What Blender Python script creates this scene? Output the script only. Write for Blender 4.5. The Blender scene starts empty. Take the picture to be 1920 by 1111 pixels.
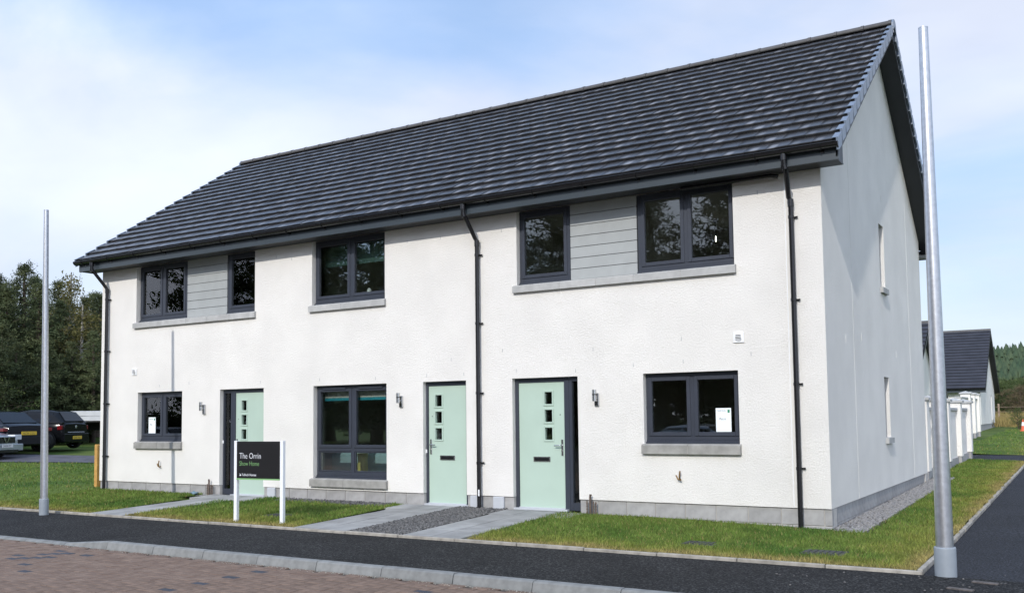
import bpy, bmesh, math, random
import numpy as np
from mathutils import Vector, Matrix
random.seed(7)
rng = np.random.default_rng(11)
SC = bpy.context.scene
COL = SC.collection
R = math.radians

# ------------------------------------------------------------------ camera
CAM = Vector((2.8906, -12.6013, 1.2231))
yaw, pitch, roll = 0.5495, 0.0666, -0.0118
fw = Vector((-math.sin(yaw)*math.cos(pitch), math.cos(yaw)*math.cos(pitch), math.sin(pitch)))
rt = Vector((math.cos(yaw), math.sin(yaw), 0)); up = rt.cross(fw)
rt2 = rt*math.cos(roll)+up*math.sin(roll); up2 = -rt*math.sin(roll)+up*math.cos(roll)
cam = bpy.data.cameras.new('camera'); camo = bpy.data.objects.new('camera', cam); COL.objects.link(camo)
m = Matrix((rt2, up2, -fw)).transposed().to_4x4(); m.translation = CAM
camo.matrix_world = m
cam.sensor_fit = 'HORIZONTAL'; cam.sensor_width = 36; cam.lens = 1759.1/1920*36
cam.shift_y = (666.1-555.5)/1920
cam.clip_start = 0.05; cam.clip_end = 5000
SC.camera = camo

# ------------------------------------------------------------------ sky and sun
SKYX, SKYY = 2.5, 1.3
to_sun = Vector((0.135, -1.0, 0.63)).normalized()
elev = math.asin(to_sun.z); azim = math.atan2(to_sun.x, to_sun.y)
W = bpy.data.worlds.new('World'); SC.world = W; W.use_nodes = True
wn = W.node_tree; wn.nodes.clear()
def wnode(t, **k):
    n = wn.nodes.new(t)
    for a, b in k.items(): setattr(n, a, b)
    return n
sky = wnode('ShaderNodeTexSky', sky_type='NISHITA', sun_disc=False, sun_elevation=elev, sun_rotation=azim,
            air_density=1.0, dust_density=0.3, ozone_density=2.0, altitude=50)
tc = wnode('ShaderNodeTexCoord'); sx = wnode('ShaderNodeSeparateXYZ')
zc = wnode('ShaderNodeMath', operation='MAXIMUM'); zc.inputs[1].default_value = 0.0
za = wnode('ShaderNodeMath', operation='ADD'); za.inputs[1].default_value = 0.30
dv = wnode('ShaderNodeVectorMath', operation='DIVIDE'); cx = wnode('ShaderNodeCombineXYZ')
mp = wnode('ShaderNodeMapping'); mp.inputs['Location'].default_value = (SKYX, SKYY, 0); mp.inputs['Rotation'].default_value = (0, 0, R(-35)); mp.inputs['Scale'].default_value = (0.75, 1.15, 1)
ns = wnode('ShaderNodeTexNoise'); ns.inputs['Scale'].default_value = 1.05; ns.inputs['Detail'].default_value = 8; ns.inputs['Roughness'].default_value = 0.5; ns.inputs['Distortion'].default_value = 0.5
rp = wnode('ShaderNodeValToRGB'); rp.color_ramp.elements[0].position = 0.40; rp.color_ramp.elements[1].position = 0.60
rp.color_ramp.elements[0].color = (0.55, 0.55, 0.55, 1); rp.color_ramp.elements[1].color = (0.95, 0.95, 0.95, 1)
hz = wnode('ShaderNodeMapRange'); hz.inputs['From Min'].default_value = 0.0; hz.inputs['From Max'].default_value = 0.38; hz.inputs['To Min'].default_value = 0.92; hz.inputs['To Max'].default_value = 0.0
fm = wnode('ShaderNodeMath', operation='MAXIMUM')
ns2 = wnode('ShaderNodeTexNoise'); ns2.inputs['Scale'].default_value = 1.6; ns2.inputs['Detail'].default_value = 5
cr = wnode('ShaderNodeValToRGB'); cr.color_ramp.elements[0].position = 0.40; cr.color_ramp.elements[1].position = 0.58
cr.color_ramp.elements[0].color = (3.4, 4.75, 7.2, 1); cr.color_ramp.elements[1].color = (5.0, 5.4, 6.45, 1)
mx = wnode('ShaderNodeMix', data_type='RGBA')
bg = wnode('ShaderNodeBackground'); bg.inputs['Strength'].default_value = 0.135
wo = wnode('ShaderNodeOutputWorld')
L = wn.links.new
L(tc.outputs['Generated'], sx.inputs[0]); L(sx.outputs['Z'], zc.inputs[0]); L(zc.outputs[0], za.inputs[0])
L(za.outputs[0], cx.inputs[0]); L(za.outputs[0], cx.inputs[1]); L(za.outputs[0], cx.inputs[2])
L(tc.outputs['Generated'], dv.inputs[0]); L(cx.outputs[0], dv.inputs[1]); L(dv.outputs[0], mp.inputs['Vector'])
L(mp.outputs[0], ns.inputs['Vector']); L(mp.outputs[0], ns2.inputs['Vector'])
L(zc.outputs[0], hz.inputs['Value']); L(ns.outputs[0], rp.inputs[0]); L(rp.outputs[0], fm.inputs[0]); L(hz.outputs[0], fm.inputs[1])
L(fm.outputs[0], mx.inputs['Factor']); hm = wnode('ShaderNodeMath', operation='MULTIPLY_ADD'); hm.inputs[1].default_value = 0.22; L(hz.outputs[0], hm.inputs[0]); L(ns.outputs[0], hm.inputs[2]); L(hm.outputs[0], cr.inputs[0])
# thin cloud scatters forward: brighter towards the sun, the whole sky round
dt = wnode('ShaderNodeVectorMath', operation='DOT_PRODUCT'); dt.inputs[1].default_value = to_sun
ph = wnode('ShaderNodeMapRange'); ph.inputs['From Min'].default_value = -1; ph.inputs['From Max'].default_value = 1; ph.inputs['To Min'].default_value = 0.88; ph.inputs['To Max'].default_value = 2.0
vm = wnode('ShaderNodeVectorMath', operation='SCALE')
L(tc.outputs['Generated'], dt.inputs[0]); L(dt.outputs['Value'], ph.inputs['Value']); L(cr.outputs[0], vm.inputs[0]); v2 = wnode('ShaderNodeMapRange'); v2.inputs['From Min'].default_value = .35; v2.inputs['From Max'].default_value = .65; v2.inputs['To Min'].default_value = .88; v2.inputs['To Max'].default_value = 1.07
vv = wnode('ShaderNodeMath', operation='MULTIPLY'); L(ns2.outputs[0], v2.inputs['Value']); L(v2.outputs[0], vv.inputs[0]); L(ph.outputs[0], vv.inputs[1]); L(vv.outputs[0], vm.inputs['Scale'])
L(sky.outputs[0], mx.inputs[6]); L(vm.outputs[0], mx.inputs[7]); L(mx.outputs[2], bg.inputs['Color']); L(bg.outputs[0], wo.inputs['Surface'])
sun = bpy.data.lights.new('sun', 'SUN'); sun.energy = 2.55; sun.angle = R(0.6); sun.color = (1.0, 0.955, 0.89)
suno = bpy.data.objects.new('sun', sun); COL.objects.link(suno)
suno.rotation_euler = to_sun.to_track_quat('Z', 'Y').to_euler()
SC.view_settings.view_transform = 'Standard'; SC.view_settings.look = 'None'
SC.view_settings.exposure = 0.2; SC.view_settings.gamma = 1.0; SC.view_settings.use_curve_mapping = False

# ------------------------------------------------------------------ materials
MATS = {}
def M(name, col, rough=0.6, var=0.12, scale=6.0, bump=0.0, bscale=60.0, metal=0.0, spec=0.5, col2=None, rand=0.0,
      attr=False, coat=0.0, detail=5, emit=None, trans=0.0, macro=0.0, mscale=0.8, bdet=3, brough=.5, painted_glint=0.0, lo=0.35, hi=0.65, world=False, bdist=0.01):
    if name in MATS: return MATS[name]
    mt = bpy.data.materials.new(name); mt.use_nodes = True; t = mt.node_tree; N = t.nodes
    b = N['Principled BSDF']; out = N['Material Output']
    b.inputs['Roughness'].default_value = rough; b.inputs['Metallic'].default_value = metal
    b.inputs['Specular IOR Level'].default_value = spec; b.inputs['Coat Weight'].default_value = coat
    tcn = N.new('ShaderNodeTexCoord'); vec = tcn.outputs['Object']
    if world:
        g = N.new('ShaderNodeNewGeometry'); vec = g.outputs['Position']
    nz = N.new('ShaderNodeTexNoise'); nz.inputs['Scale'].default_value = scale; nz.inputs['Detail'].default_value = detail
    t.links.new(vec, nz.inputs['Vector'])
    ramp = N.new('ShaderNodeValToRGB'); ramp.color_ramp.elements[0].position = lo; ramp.color_ramp.elements[1].position = hi
    c2 = col2 or tuple(min(1, c*(1+var)) for c in col); c1 = col if col2 else tuple(c*(1-var) for c in col)
    ramp.color_ramp.elements[0].color = (*c1, 1); ramp.color_ramp.elements[1].color = (*c2, 1)
    t.links.new(nz.outputs[0], ramp.inputs[0]); c = ramp.outputs[0]
    if macro:
        n3 = N.new('ShaderNodeTexNoise'); n3.inputs['Scale'].default_value = mscale; n3.inputs['Detail'].default_value = 6; n3.inputs['Roughness'].default_value = .6
        t.links.new(vec, n3.inputs['Vector']); mr3 = N.new('ShaderNodeMapRange'); mr3.inputs['From Min'].default_value = .3; mr3.inputs['From Max'].default_value = .7; mr3.inputs['To Min'].default_value = 1-macro; mr3.inputs['To Max'].default_value = 1+macro
        t.links.new(n3.outputs[0], mr3.inputs['Value']); mm = N.new('ShaderNodeMix'); mm.data_type = 'RGBA'; mm.blend_type = 'MULTIPLY'; mm.inputs['Factor'].default_value = 1
        t.links.new(c, mm.inputs[6]); t.links.new(mr3.outputs[0], mm.inputs[7]); c = mm.outputs[2]
    if painted_glint:   # pale highlight painted onto part of each tile, standing in for a glint
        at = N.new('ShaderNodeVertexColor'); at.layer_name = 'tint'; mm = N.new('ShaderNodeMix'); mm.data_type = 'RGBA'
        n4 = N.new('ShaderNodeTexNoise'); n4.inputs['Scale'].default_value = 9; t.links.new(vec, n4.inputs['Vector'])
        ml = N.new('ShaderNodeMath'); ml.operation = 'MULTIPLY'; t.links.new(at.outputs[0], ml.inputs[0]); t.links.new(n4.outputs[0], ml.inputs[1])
        m2 = N.new('ShaderNodeMath'); m2.operation = 'MULTIPLY'; m2.use_clamp = True; m2.inputs[1].default_value = painted_glint; t.links.new(ml.outputs[0], m2.inputs[0])
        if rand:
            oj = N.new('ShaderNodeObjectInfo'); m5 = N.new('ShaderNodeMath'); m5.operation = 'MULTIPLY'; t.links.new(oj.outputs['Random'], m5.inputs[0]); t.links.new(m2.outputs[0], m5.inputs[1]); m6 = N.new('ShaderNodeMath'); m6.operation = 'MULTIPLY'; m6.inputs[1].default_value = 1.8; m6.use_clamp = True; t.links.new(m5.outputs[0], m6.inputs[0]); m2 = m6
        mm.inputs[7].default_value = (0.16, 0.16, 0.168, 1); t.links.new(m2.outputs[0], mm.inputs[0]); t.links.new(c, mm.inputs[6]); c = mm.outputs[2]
    if attr:
        at = N.new('ShaderNodeVertexColor'); at.layer_name = 'tint'
        mm = N.new('ShaderNodeMix'); mm.data_type = 'RGBA'; mm.blend_type = 'MULTIPLY'; mm.inputs['Factor'].default_value = 1
        t.links.new(c, mm.inputs[6]); t.links.new(at.outputs[0], mm.inputs[7]); c = mm.outputs[2]
    if rand:
        oi = N.new('ShaderNodeObjectInfo'); mr = N.new('ShaderNodeMapRange')
        mr.inputs['To Min'].default_value = 1-rand; mr.inputs['To Max'].default_value = 1+rand
        t.links.new(oi.outputs['Random'], mr.inputs['Value'])
        mm = N.new('ShaderNodeMix'); mm.data_type = 'RGBA'; mm.blend_type = 'MULTIPLY'; mm.inputs['Factor'].default_value = 1
        t.links.new(c, mm.inputs[6]); t.links.new(mr.outputs[0], mm.inputs[7]); c = mm.outputs[2]
    t.links.new(c, b.inputs['Base Color'])
    if bump:
        n2 = N.new('ShaderNodeTexNoise'); n2.inputs['Scale'].default_value = bscale; n2.inputs['Detail'].default_value = bdet; n2.inputs['Roughness'].default_value = brough
        t.links.new(vec, n2.inputs['Vector'])
        bp = N.new('ShaderNodeBump'); bp.inputs['Strength'].default_value = bump; bp.inputs['Distance'].default_value = bdist
        t.links.new(n2.outputs[0], bp.inputs['Height']); t.links.new(bp.outputs[0], b.inputs['Normal'])
    if emit:
        b.inputs['Emission Color'].default_value = (*col, 1); b.inputs['Emission Strength'].default_value = emit
    if trans:
        tr = N.new('ShaderNodeBsdfTranslucent'); ms = N.new('ShaderNodeMixShader'); ms.inputs[0].default_value = trans
        t.links.new(c, tr.inputs['Color']); t.links.new(b.outputs[0], ms.inputs[1]); t.links.new(tr.outputs[0], ms.inputs[2])
        t.links.new(ms.outputs[0], out.inputs['Surface'])
    MATS[name] = mt; return mt

def glass(name, tint, rough=0.0, wav=0.0, refl=1.45):
    mt = bpy.data.materials.new(name); mt.use_nodes = True; t = mt.node_tree; N = t.nodes; N.clear()
    o = N.new('ShaderNodeOutputMaterial'); tr = N.new('ShaderNodeBsdfTransparent'); tr.inputs[0].default_value = (*tint, 1)
    gl = N.new('ShaderNodeBsdfGlossy'); gl.inputs['Roughness'].default_value = rough
    fr = N.new('ShaderNodeFresnel'); fr.inputs['IOR'].default_value = refl
    ad = N.new('ShaderNodeMath'); ad.operation = 'MULTIPLY_ADD'; ad.inputs[1].default_value = 1.5; ad.inputs[2].default_value = 0.02; ad.use_clamp = True
    ms = N.new('ShaderNodeMixShader')
    t.links.new(fr.outputs[0], ad.inputs[0]); t.links.new(ad.outputs[0], ms.inputs[0]); t.links.new(tr.outputs[0], ms.inputs[1]); t.links.new(gl.outputs[0], ms.inputs[2]); t.links.new(ms.outputs[0], o.inputs[0])
    if wav:
        tcn = N.new('ShaderNodeTexCoord'); n2 = N.new('ShaderNodeTexNoise'); n2.inputs['Scale'].default_value = 1.3; n2.inputs['Detail'].default_value = 1
        bp = N.new('ShaderNodeBump'); bp.inputs['Strength'].default_value = wav; bp.inputs['Distance'].default_value = 0.02
        t.links.new(tcn.outputs['Object'], n2.inputs['Vector']); t.links.new(n2.outputs[0], bp.inputs['Height']); t.links.new(bp.outputs[0], gl.inputs['Normal'])
    return mt

# masonry and render
m_render = M('roughcast_render', (0.785, 0.763, 0.722), 0.95, 0.035, 1.3, bump=1.0, bscale=38, bdet=8, brough=.85, spec=0.15, bdist=0.02, macro=0.025, mscale=0.5)
m_block = M('concrete_block', (0.33, 0.325, 0.32), 0.92, 0.10, 9, bump=0.35, bscale=160, rand=0.09, spec=0.2, bdist=0.004)
m_mortar = M('mortar', (0.47, 0.45, 0.42), 0.95, 0.08, 14, bump=0.3, bscale=120, spec=0.2)
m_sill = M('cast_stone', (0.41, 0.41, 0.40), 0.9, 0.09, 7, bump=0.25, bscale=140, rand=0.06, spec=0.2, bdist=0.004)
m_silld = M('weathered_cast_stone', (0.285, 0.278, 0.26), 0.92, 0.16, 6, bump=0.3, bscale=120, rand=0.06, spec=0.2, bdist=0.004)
m_tile = M('concrete_tile', (0.036, 0.036, 0.039), 0.33, 0.22, 3.0, bump=0.15, bscale=220, painted_glint=1.6, rand=0.17, spec=0.5, bdist=0.002)
m_tile_s = M('concrete_tile_joined', (0.036, 0.036, 0.039), 0.33, 0.12, 7, painted_glint=1.6, bump=0.15, bscale=220, spec=0.5, bdist=0.002)
m_ridge = M('ridge_concrete', (0.075, 0.072, 0.070), 0.7, 0.15, 6, bump=0.2, bscale=120, rand=0.12)
m_verge = M('verge_plastic', (0.15, 0.185, 0.24), 0.38, 0.06, 4)
m_anth = M('anthracite_frame', (0.036, 0.042, 0.057), 0.38, 0.06, 4, spec=0.5)
m_fascia = M('fascia_board', (0.040, 0.052, 0.062), 0.35, 0.07, 1.2)
m_black = M('black_plastic', (0.010, 0.010, 0.012), 0.25, 0.1, 6)
m_soffit = M('soffit_board', (0.022, 0.025, 0.029), 0.5, 0.08, 3)
m_door = M('mint_door', (0.41, 0.52, 0.44), 0.45, 0.025, 2.5, bump=0.06, bscale=60, bdist=0.003)
m_clad = M('grey_cladding', (0.335, 0.352, 0.35), 0.6, 0.04, 5, bump=0.1, bscale=90, rand=0.02, bdist=0.003)
m_chrome = M('polished_metal', (0.55, 0.55, 0.55), 0.2, 0.05, 9, metal=1.0)
m_dark = M('dark_gap', (0.008, 0.008, 0.008), 0.9, 0.1, 9)
m_white = M('white_plastic', (0.78, 0.79, 0.80), 0.45, 0.03, 6)
m_box = M('meter_box_plastic', (0.47, 0.49, 0.52), 0.5, 0.04, 6)
m_copper = M('brass_pipe', (0.22, 0.13, 0.05), 0.5, 0.3, 40, metal=0.6)
m_rust = M('rusty_pipe', (0.13, 0.095, 0.075), 0.8, 0.35, 40, bump=0.3)
m_steel = M('galvanised_column', (0.50, 0.515, 0.54), 0.36, 0.08, 22, metal=0.85, bump=0.05, bscale=30)
m_sleeve = M('grey_sleeve', (0.235, 0.265, 0.295), 0.5, 0.05, 7)
m_inner = M('room_paint', (0.60, 0.58, 0.53), 0.9, 0.05, 2)
m_innerd = M('room_floor', (0.22, 0.18, 0.14), 0.7, 0.2, 5)
m_paper_wall = M('patterned_wallpaper', (0.085, 0.078, 0.062), 0.9, 0.1, 5, col2=(0.15, 0.135, 0.09), lo=0.5, hi=0.56)
m_sofa = M('pale_blue_fabric', (0.34, 0.50, 0.53), 0.9, 0.06, 9)
m_yellow = M('yellow_ceramic', (0.62, 0.55, 0.12), 0.4, 0.08, 9)
m_blind = M('turquoise_blind', (0.03, 0.33, 0.42), 0.7, 0.05, 6)
m_blindg = M('green_blind', (0.06, 0.12, 0.11), 0.7, 0.08, 6)
m_paper = M('paper', (0.78, 0.82, 0.83), 0.8, 0.02, 5)
m_ink = M('ink', (0.04, 0.045, 0.05), 0.8, 0.05, 5)
m_inkg = M('green_ink', (0.03, 0.22, 0.12), 0.8, 0.05, 5)
m_timber = M('fresh_timber', (0.50, 0.28, 0.075), 0.75, 0.15, 12)
m_oldwood = M('weathered_timber', (0.24, 0.18, 0.13), 0.85, 0.25, 12)
# ground
m_asph = M('asphalt', (0.006, 0.0061, 0.0066), 0.88, 0.3, 48, bump=1.0, bscale=75, world=True, col2=(0.085, 0.084, 0.082), lo=0.48, hi=0.80, detail=2, spec=0.22, bdist=0.012, macro=0.35, mscale=1.1)
m_asph_b = M('bluish_asphalt', (0.008, 0.009, 0.012), 0.80, 0.3, 46, bump=1.0, bscale=70, world=True, col2=(0.065, 0.070, 0.088), lo=0.48, hi=0.80, detail=2, spec=0.28, bdist=0.012, macro=0.3, mscale=1.1)
m_track = M('worn_track', (0.075, 0.072, 0.085), 0.85, 0.3, 2.5, bump=0.6, bscale=40, world=True)
m_kerb = M('kerb_concrete', (0.20, 0.205, 0.20), 0.9, 0.16, 9, bump=0.35, bscale=90, rand=0.07, spec=0.25, bdist=0.005)
m_edge = M('edging_concrete', (0.30, 0.28, 0.245), 0.92, 0.2, 10, bump=0.4, bscale=90, rand=0.10, spec=0.2, bdist=0.006)
m_slab = M('paving_slab', (0.27, 0.27, 0.265), 0.75, 0.16, 3.0, bump=0.2, bscale=120, rand=0.12, spec=0.35, bdist=0.004)
m_pav = M('clay_coloured_paver', (0.170, 0.118, 0.089), 0.85, 0.16, 9, bump=0.35, bscale=150, rand=0.13, spec=0.25, bdist=0.003)
m_pav_s = M('clay_coloured_paver_field', (0.147, 0.099, 0.075), 0.85, 0.2, 5, bump=0.35, bscale=150, spec=0.25, bdist=0.003, col2=(0.205, 0.147, 0.113), world=True)
m_pavd = M('slate_grey_paver', (0.038, 0.042, 0.055), 0.8, 0.12, 9, rand=0.1)
m_sand = M('jointing_sand', (0.055, 0.044, 0.037), 0.95, 0.25, 30, world=True)
m_soil = M('ground_grass', (0.045, 0.085, 0.018), 0.95, 0.3, 0.6, world=True, col2=(0.095, 0.125, 0.032), spec=0.1)
m_lawn = M('lawn_turf', (0.7, 0.7, 0.7), 0.95, 0.25, 9, world=True, attr=True, bump=0.6, bscale=60, spec=0.1)
m_grass = M('grass_blades', (0.92, 0.92, 0.92), 0.7, 0.25, 4, world=True, attr=True, trans=0.25, spec=0.2)
m_field = M('dry_field', (0.22, 0.175, 0.07), 0.95, 0.3, 0.8, world=True, spec=0.1)
m_stone = M('gravel_stone', (0.17, 0.165, 0.16), 0.8, 0.5, 30, world=True, col2=(0.03, 0.03, 0.032), spec=0.4)
m_stone_l = M('pale_gravel', (0.30, 0.29, 0.28), 0.85, 0.3, 26, world=True, col2=(0.14, 0.14, 0.145))
m_gravbase = M('gravel_bed', (0.07, 0.068, 0.065), 0.95, 0.3, 40, world=True)
m_cover = M('cast_cover', (0.035, 0.037, 0.035), 0.7, 0.3, 25, bump=0.4)
# vegetation
m_bark = M('bark', (0.075, 0.055, 0.042), 0.95, 0.3, 8, bump=0.5, bscale=20)
m_bark_l = M('pale_bark', (0.30, 0.28, 0.25), 0.9, 0.3, 6)
m_pine = M('pine_needles', (0.042, 0.062, 0.026), 0.7, 0.2, 0.9, col2=(0.105, 0.122, 0.052), rand=0.25, trans=0.15, spec=0.25)
m_birch = M('autumn_birch_leaves', (0.105, 0.105, 0.030), 0.7, 0.2, 1.5, col2=(0.175, 0.15, 0.06), trans=0.3, spec=0.2)
m_leaf = M('broad_leaves', (0.055, 0.085, 0.026), 0.7, 0.2, 1.0, col2=(0.10, 0.125, 0.045), rand=0.25, trans=0.25, spec=0.2)
m_brown = M('brown_leaves', (0.10, 0.075, 0.045), 0.8, 0.2, 1.0, col2=(0.14, 0.11, 0.06), trans=0.2, spec=0.2)
m_hill = M('far_conifers', (0.044, 0.072, 0.042), 0.9, 0.2, 0.16, col2=(0.074, 0.10, 0.054), world=True, spec=0.1)
g_win = glass('window_glass', (0.85, 0.89, 0.88), 0.0, wav=0.08)
g_car = M('car_glass', (0.005, 0.007, 0.011), 0.05, 0.1, 4, spec=0.22)

# ------------------------------------------------------------------ mesh helpers
class MB:
    def __init__(s): s.v = []; s.f = []; s.mi = []; s.cur = 0; s.smooth = []
    def add(s, vs, fs, smooth=False):
        o = len(s.v); s.v += [tuple(p) for p in vs]
        for f in fs: s.f.append([i+o for i in f]); s.mi.append(s.cur); s.smooth.append(smooth)
        return s
    def box(s, x0, x1, y0, y1, z0, z1, bev=0.0):
        if bev:
            bm = bmesh.new(); bmesh.ops.create_cube(bm, size=1)
            for v in bm.verts: v.co = ((x0+x1)/2+v.co.x*(x1-x0), (y0+y1)/2+v.co.y*(y1-y0), (z0+z1)/2+v.co.z*(z1-z0))
            bmesh.ops.bevel(bm, geom=bm.edges[:], offset=bev, segments=1, affect='EDGES')
            bm.verts.index_update(); s.add([v.co[:] for v in bm.verts], [[v.index for v in f.verts] for f in bm.faces]); bm.free(); return s
        vs = [(x, y, z) for z in (z0, z1) for y in (y0, y1) for x in (x0, x1)]
        return s.add(vs, [(0, 2, 3, 1), (4, 5, 7, 6), (0, 1, 5, 4), (2, 6, 7, 3), (0, 4, 6, 2), (1, 3, 7, 5)])
    def quad(s, a, b, c, d): return s.add([a, b, c, d], [(0, 1, 2, 3)])
    def tube(s, path, rad, n=10, caps=True, smooth=True):
        path = [Vector(p) for p in path]; rads = rad if hasattr(rad, '__len__') else [rad]*len(path)
        vs = []; fs = []; prev = None
        for i, p in enumerate(path):
            d = (path[min(i+1, len(path)-1)]-path[max(i-1, 0)]).normalized()
            a = prev if prev is not None else (Vector((0, 0, 1)) if abs(d.z) < .9 else Vector((1, 0, 0)))
            a = (a-d*a.dot(d)).normalized(); prev = a; b = d.cross(a)
            for k in range(n):
                t = 2*math.pi*k/n; vs.append(p+(a*math.cos(t)+b*math.sin(t))*rads[i])
        for i in range(len(path)-1):
            for k in range(n): fs.append((i*n+k, i*n+(k+1) % n, (i+1)*n+(k+1) % n, (i+1)*n+k))
        s.add(vs, fs, smooth)
        if caps: s.add(vs[:n][::-1], [tuple(range(n))]); s.add(vs[-n:], [tuple(range(n))])
        return s
    def prism(s, poly, axis, a, b):
        n = len(poly)
        mk = {'x': lambda p, t: (t, p[0], p[1]), 'y': lambda p, t: (p[0], t, p[1]), 'z': lambda p, t: (p[0], p[1], t)}[axis]
        vs = [mk(p, a) for p in poly]+[mk(p, b) for p in poly]
        return s.add(vs, [tuple(range(n))[::-1], tuple(range(n, 2*n))]+[(i, (i+1) % n, n+(i+1) % n, n+i) for i in range(n)])
    def loft(s, rings, closed=True, caps=True, smooth=True):
        n = len(rings[0]); vs = [p for r in rings for p in r]; fs = []
        for i in range(len(rings)-1):
            for k in range(n if closed else n-1): fs.append((i*n+k, i*n+(k+1) % n, (i+1)*n+(k+1) % n, (i+1)*n+k))
        s.add(vs, fs, smooth)
        if caps: s.add(rings[0][::-1], [tuple(range(n))]); s.add(rings[-1], [tuple(range(n))])
        return s
    def mesh(s, name, mats, fix=True):
        me = bpy.data.meshes.new(name); me.from_pydata(s.v, [], s.f)
        for mt in (mats if isinstance(mats, (list, tuple)) else [mats]): me.materials.append(mt)
        if any(s.mi): me.polygons.foreach_set('material_index', s.mi)
        me.polygons.foreach_set('use_smooth', s.smooth)
        if fix and len(s.f) < 20000:
            bm = bmesh.new(); bm.from_mesh(me); bmesh.ops.recalc_face_normals(bm, faces=bm.faces[:]); bm.to_mesh(me); bm.free()
        me.update(); return me
    def build(s, name, mats, parent=None, fix=True, **k): return link(name, s.mesh(name, mats, fix), parent, **k)
def link(name, me, parent=None, loc=None, rot=None, **k):
    o = bpy.data.objects.new(name, me); COL.objects.link(o)
    if parent: o.parent = parent
    if loc is not None: o.location = loc
    if rot is not None: o.rotation_euler = rot
    return tag(o, **k)
def tag(o, label=None, cat=None, group=None, kind=None):
    if label: o['label'] = label
    if cat: o['category'] = cat
    if group: o['group'] = group
    if kind: o['kind'] = kind
    return o
def thing(name, label, cat, loc=(0, 0, 0), rz=0, group=None):
    o = bpy.data.objects.new(name, None); COL.objects.link(o); o.empty_display_size = .2
    o.location = loc; o.rotation_euler = (0, 0, rz); return tag(o, label, cat, group)
def copy_tree(o, parent=None):
    c = o.copy(); COL.objects.link(c); c.parent = parent
    for ch in list(o.children): copy_tree(ch, c)
    return c
def np_mesh(name, V, F, mat, tint=None, smooth=False):
    me = bpy.data.meshes.new(name); k = F.shape[1]
    me.vertices.add(len(V)); me.vertices.foreach_set('co', V.astype(np.float32).ravel())
    me.loops.add(F.size); me.loops.foreach_set('vertex_index', F.astype(np.int32).ravel())
    me.polygons.add(len(F)); me.polygons.foreach_set('loop_start', (np.arange(len(F))*k).astype(np.int32))
    me.update(calc_edges=True); me.materials.append(mat)
    if smooth: me.polygons.foreach_set('use_smooth', np.ones(len(F), bool))
    if tint is not None:
        ca = me.color_attributes.new('tint', 'FLOAT_COLOR', 'POINT')
        ca.data.foreach_set('color', np.c_[tint, np.ones(len(V))].astype(np.float32).ravel())
    me.validate(); return me
def text_mesh(body, size, xscale=1.0, depth=0.002, thin=0.0):
    cu = bpy.data.curves.new('text', 'FONT'); cu.body = body; cu.size = size; cu.extrude = depth; cu.offset = -size*thin; cu.resolution_u = 3
    o = bpy.data.objects.new('text_tmp', cu); COL.objects.link(o)
    bpy.context.view_layer.update()
    me = bpy.data.meshes.new_from_object(o.evaluated_get(bpy.context.evaluated_depsgraph_get()))
    bpy.data.objects.remove(o); me.transform(Matrix.Diagonal((xscale, 1, 1, 1))); return me

# ------------------------------------------------------------------ terrain
def smooth(a, b, x): t = np.clip((x-a)/(b-a), 0, 1); return t*t*(3-2*t)
def T(x, y):
    x = np.asarray(x, float); y = np.asarray(y, float)
    zw = np.interp(x, [-40, -15.2, -11, -4, -2, 0, 1.5], [-.17, -.17, -.18, -.2, -.22, -.262, -.30])
    z = -.30+(zw+.30)*np.clip((y+2.6)/2.6, 0, 1)
    return z+.0118*np.clip(y, 0, 80)+.026*np.clip(-16-x, 0, 40)*smooth(-3, 6, y)
def Tz(x, y): return float(T(x, y))
PZ = -.325                                        # footway level
def lin(a, b, st): return list(np.arange(a, b-1e-6, st))
xs = np.array([-2500, -1200, -600, -300, -180, -120, -90, -75]+lin(-60, -16, 2)+lin(-16, 4, 1)+lin(4, 40, 4)+[40, 60, 90, 150, 300, 600, 1200, 2500])
ys = np.array([-2500, -1200, -600, -300, -120, -60, -40, -25, -15, -9, -5.2, -4.8, -2.79, -2.69, -2, -1.3, -.65, 0]+lin(1, 30, 1.5)+lin(30, 90, 5)+[90, 130, 200, 300, 450, 700, 1200, 2500])
X, Y = np.meshgrid(xs, ys)
Z = np.where(Y < -2.74, -.62, T(X, Y)-.05)
Z = np.where((X > 1.2) & (Y < 15.5) & (Y > -3), np.minimum(Z, -.42), Z)
nx = len(xs)
F = np.array([[j*nx+i, j*nx+i+1, (j+1)*nx+i+1, (j+1)*nx+i] for j in range(len(ys)-1) for i in range(nx-1)])
# keep the sheet under the building (rooms have their own floor)
link('ground', np_mesh('ground', np.c_[X.ravel(), Y.ravel(), Z.ravel()], F, m_soil, smooth=True), kind='structure')

def noise2(x, y, s=1.0, seed=0):
    r = np.random.default_rng(seed); out = 0
    for k in range(7):
        a = r.uniform(0, 6.28); fr = s*r.uniform(.5, 2.2); ph = r.uniform(0, 6.28)
        out = out+np.sin((x*np.cos(a)+y*np.sin(a))*fr+ph)
    return out/7
GREEN = np.array([.160, .232, .048]); LUSH = np.array([.098, .180, .034]); DRY = np.array([.40, .31, .13]); YEL = np.array([.255, .27, .06])
def grass_col(x, y):
    n1 = noise2(x, y, 1.5, 1); n2 = noise2(x, y, 5, 2)
    c = GREEN*(1-smooth(-.1, .5, n1+.4*n2)[:, None])+LUSH*smooth(-.1, .5, n1+.4*n2)[:, None]
    de = np.minimum(np.where(x < 1.6, y+2.66, 9), np.where(y > -2.7, np.abs(1.42-x), 9))
    k = (1-smooth(.1, .95, de+.35*n2+.25*n1))[:, None]
    c = c*(1-.8*k)+YEL*.8*k
    k2 = (1-smooth(.0, .28, de+.22*noise2(x, y, 3.5, 4)))[:, None]*.75
    return c*(1-k2)+DRY*k2
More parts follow.
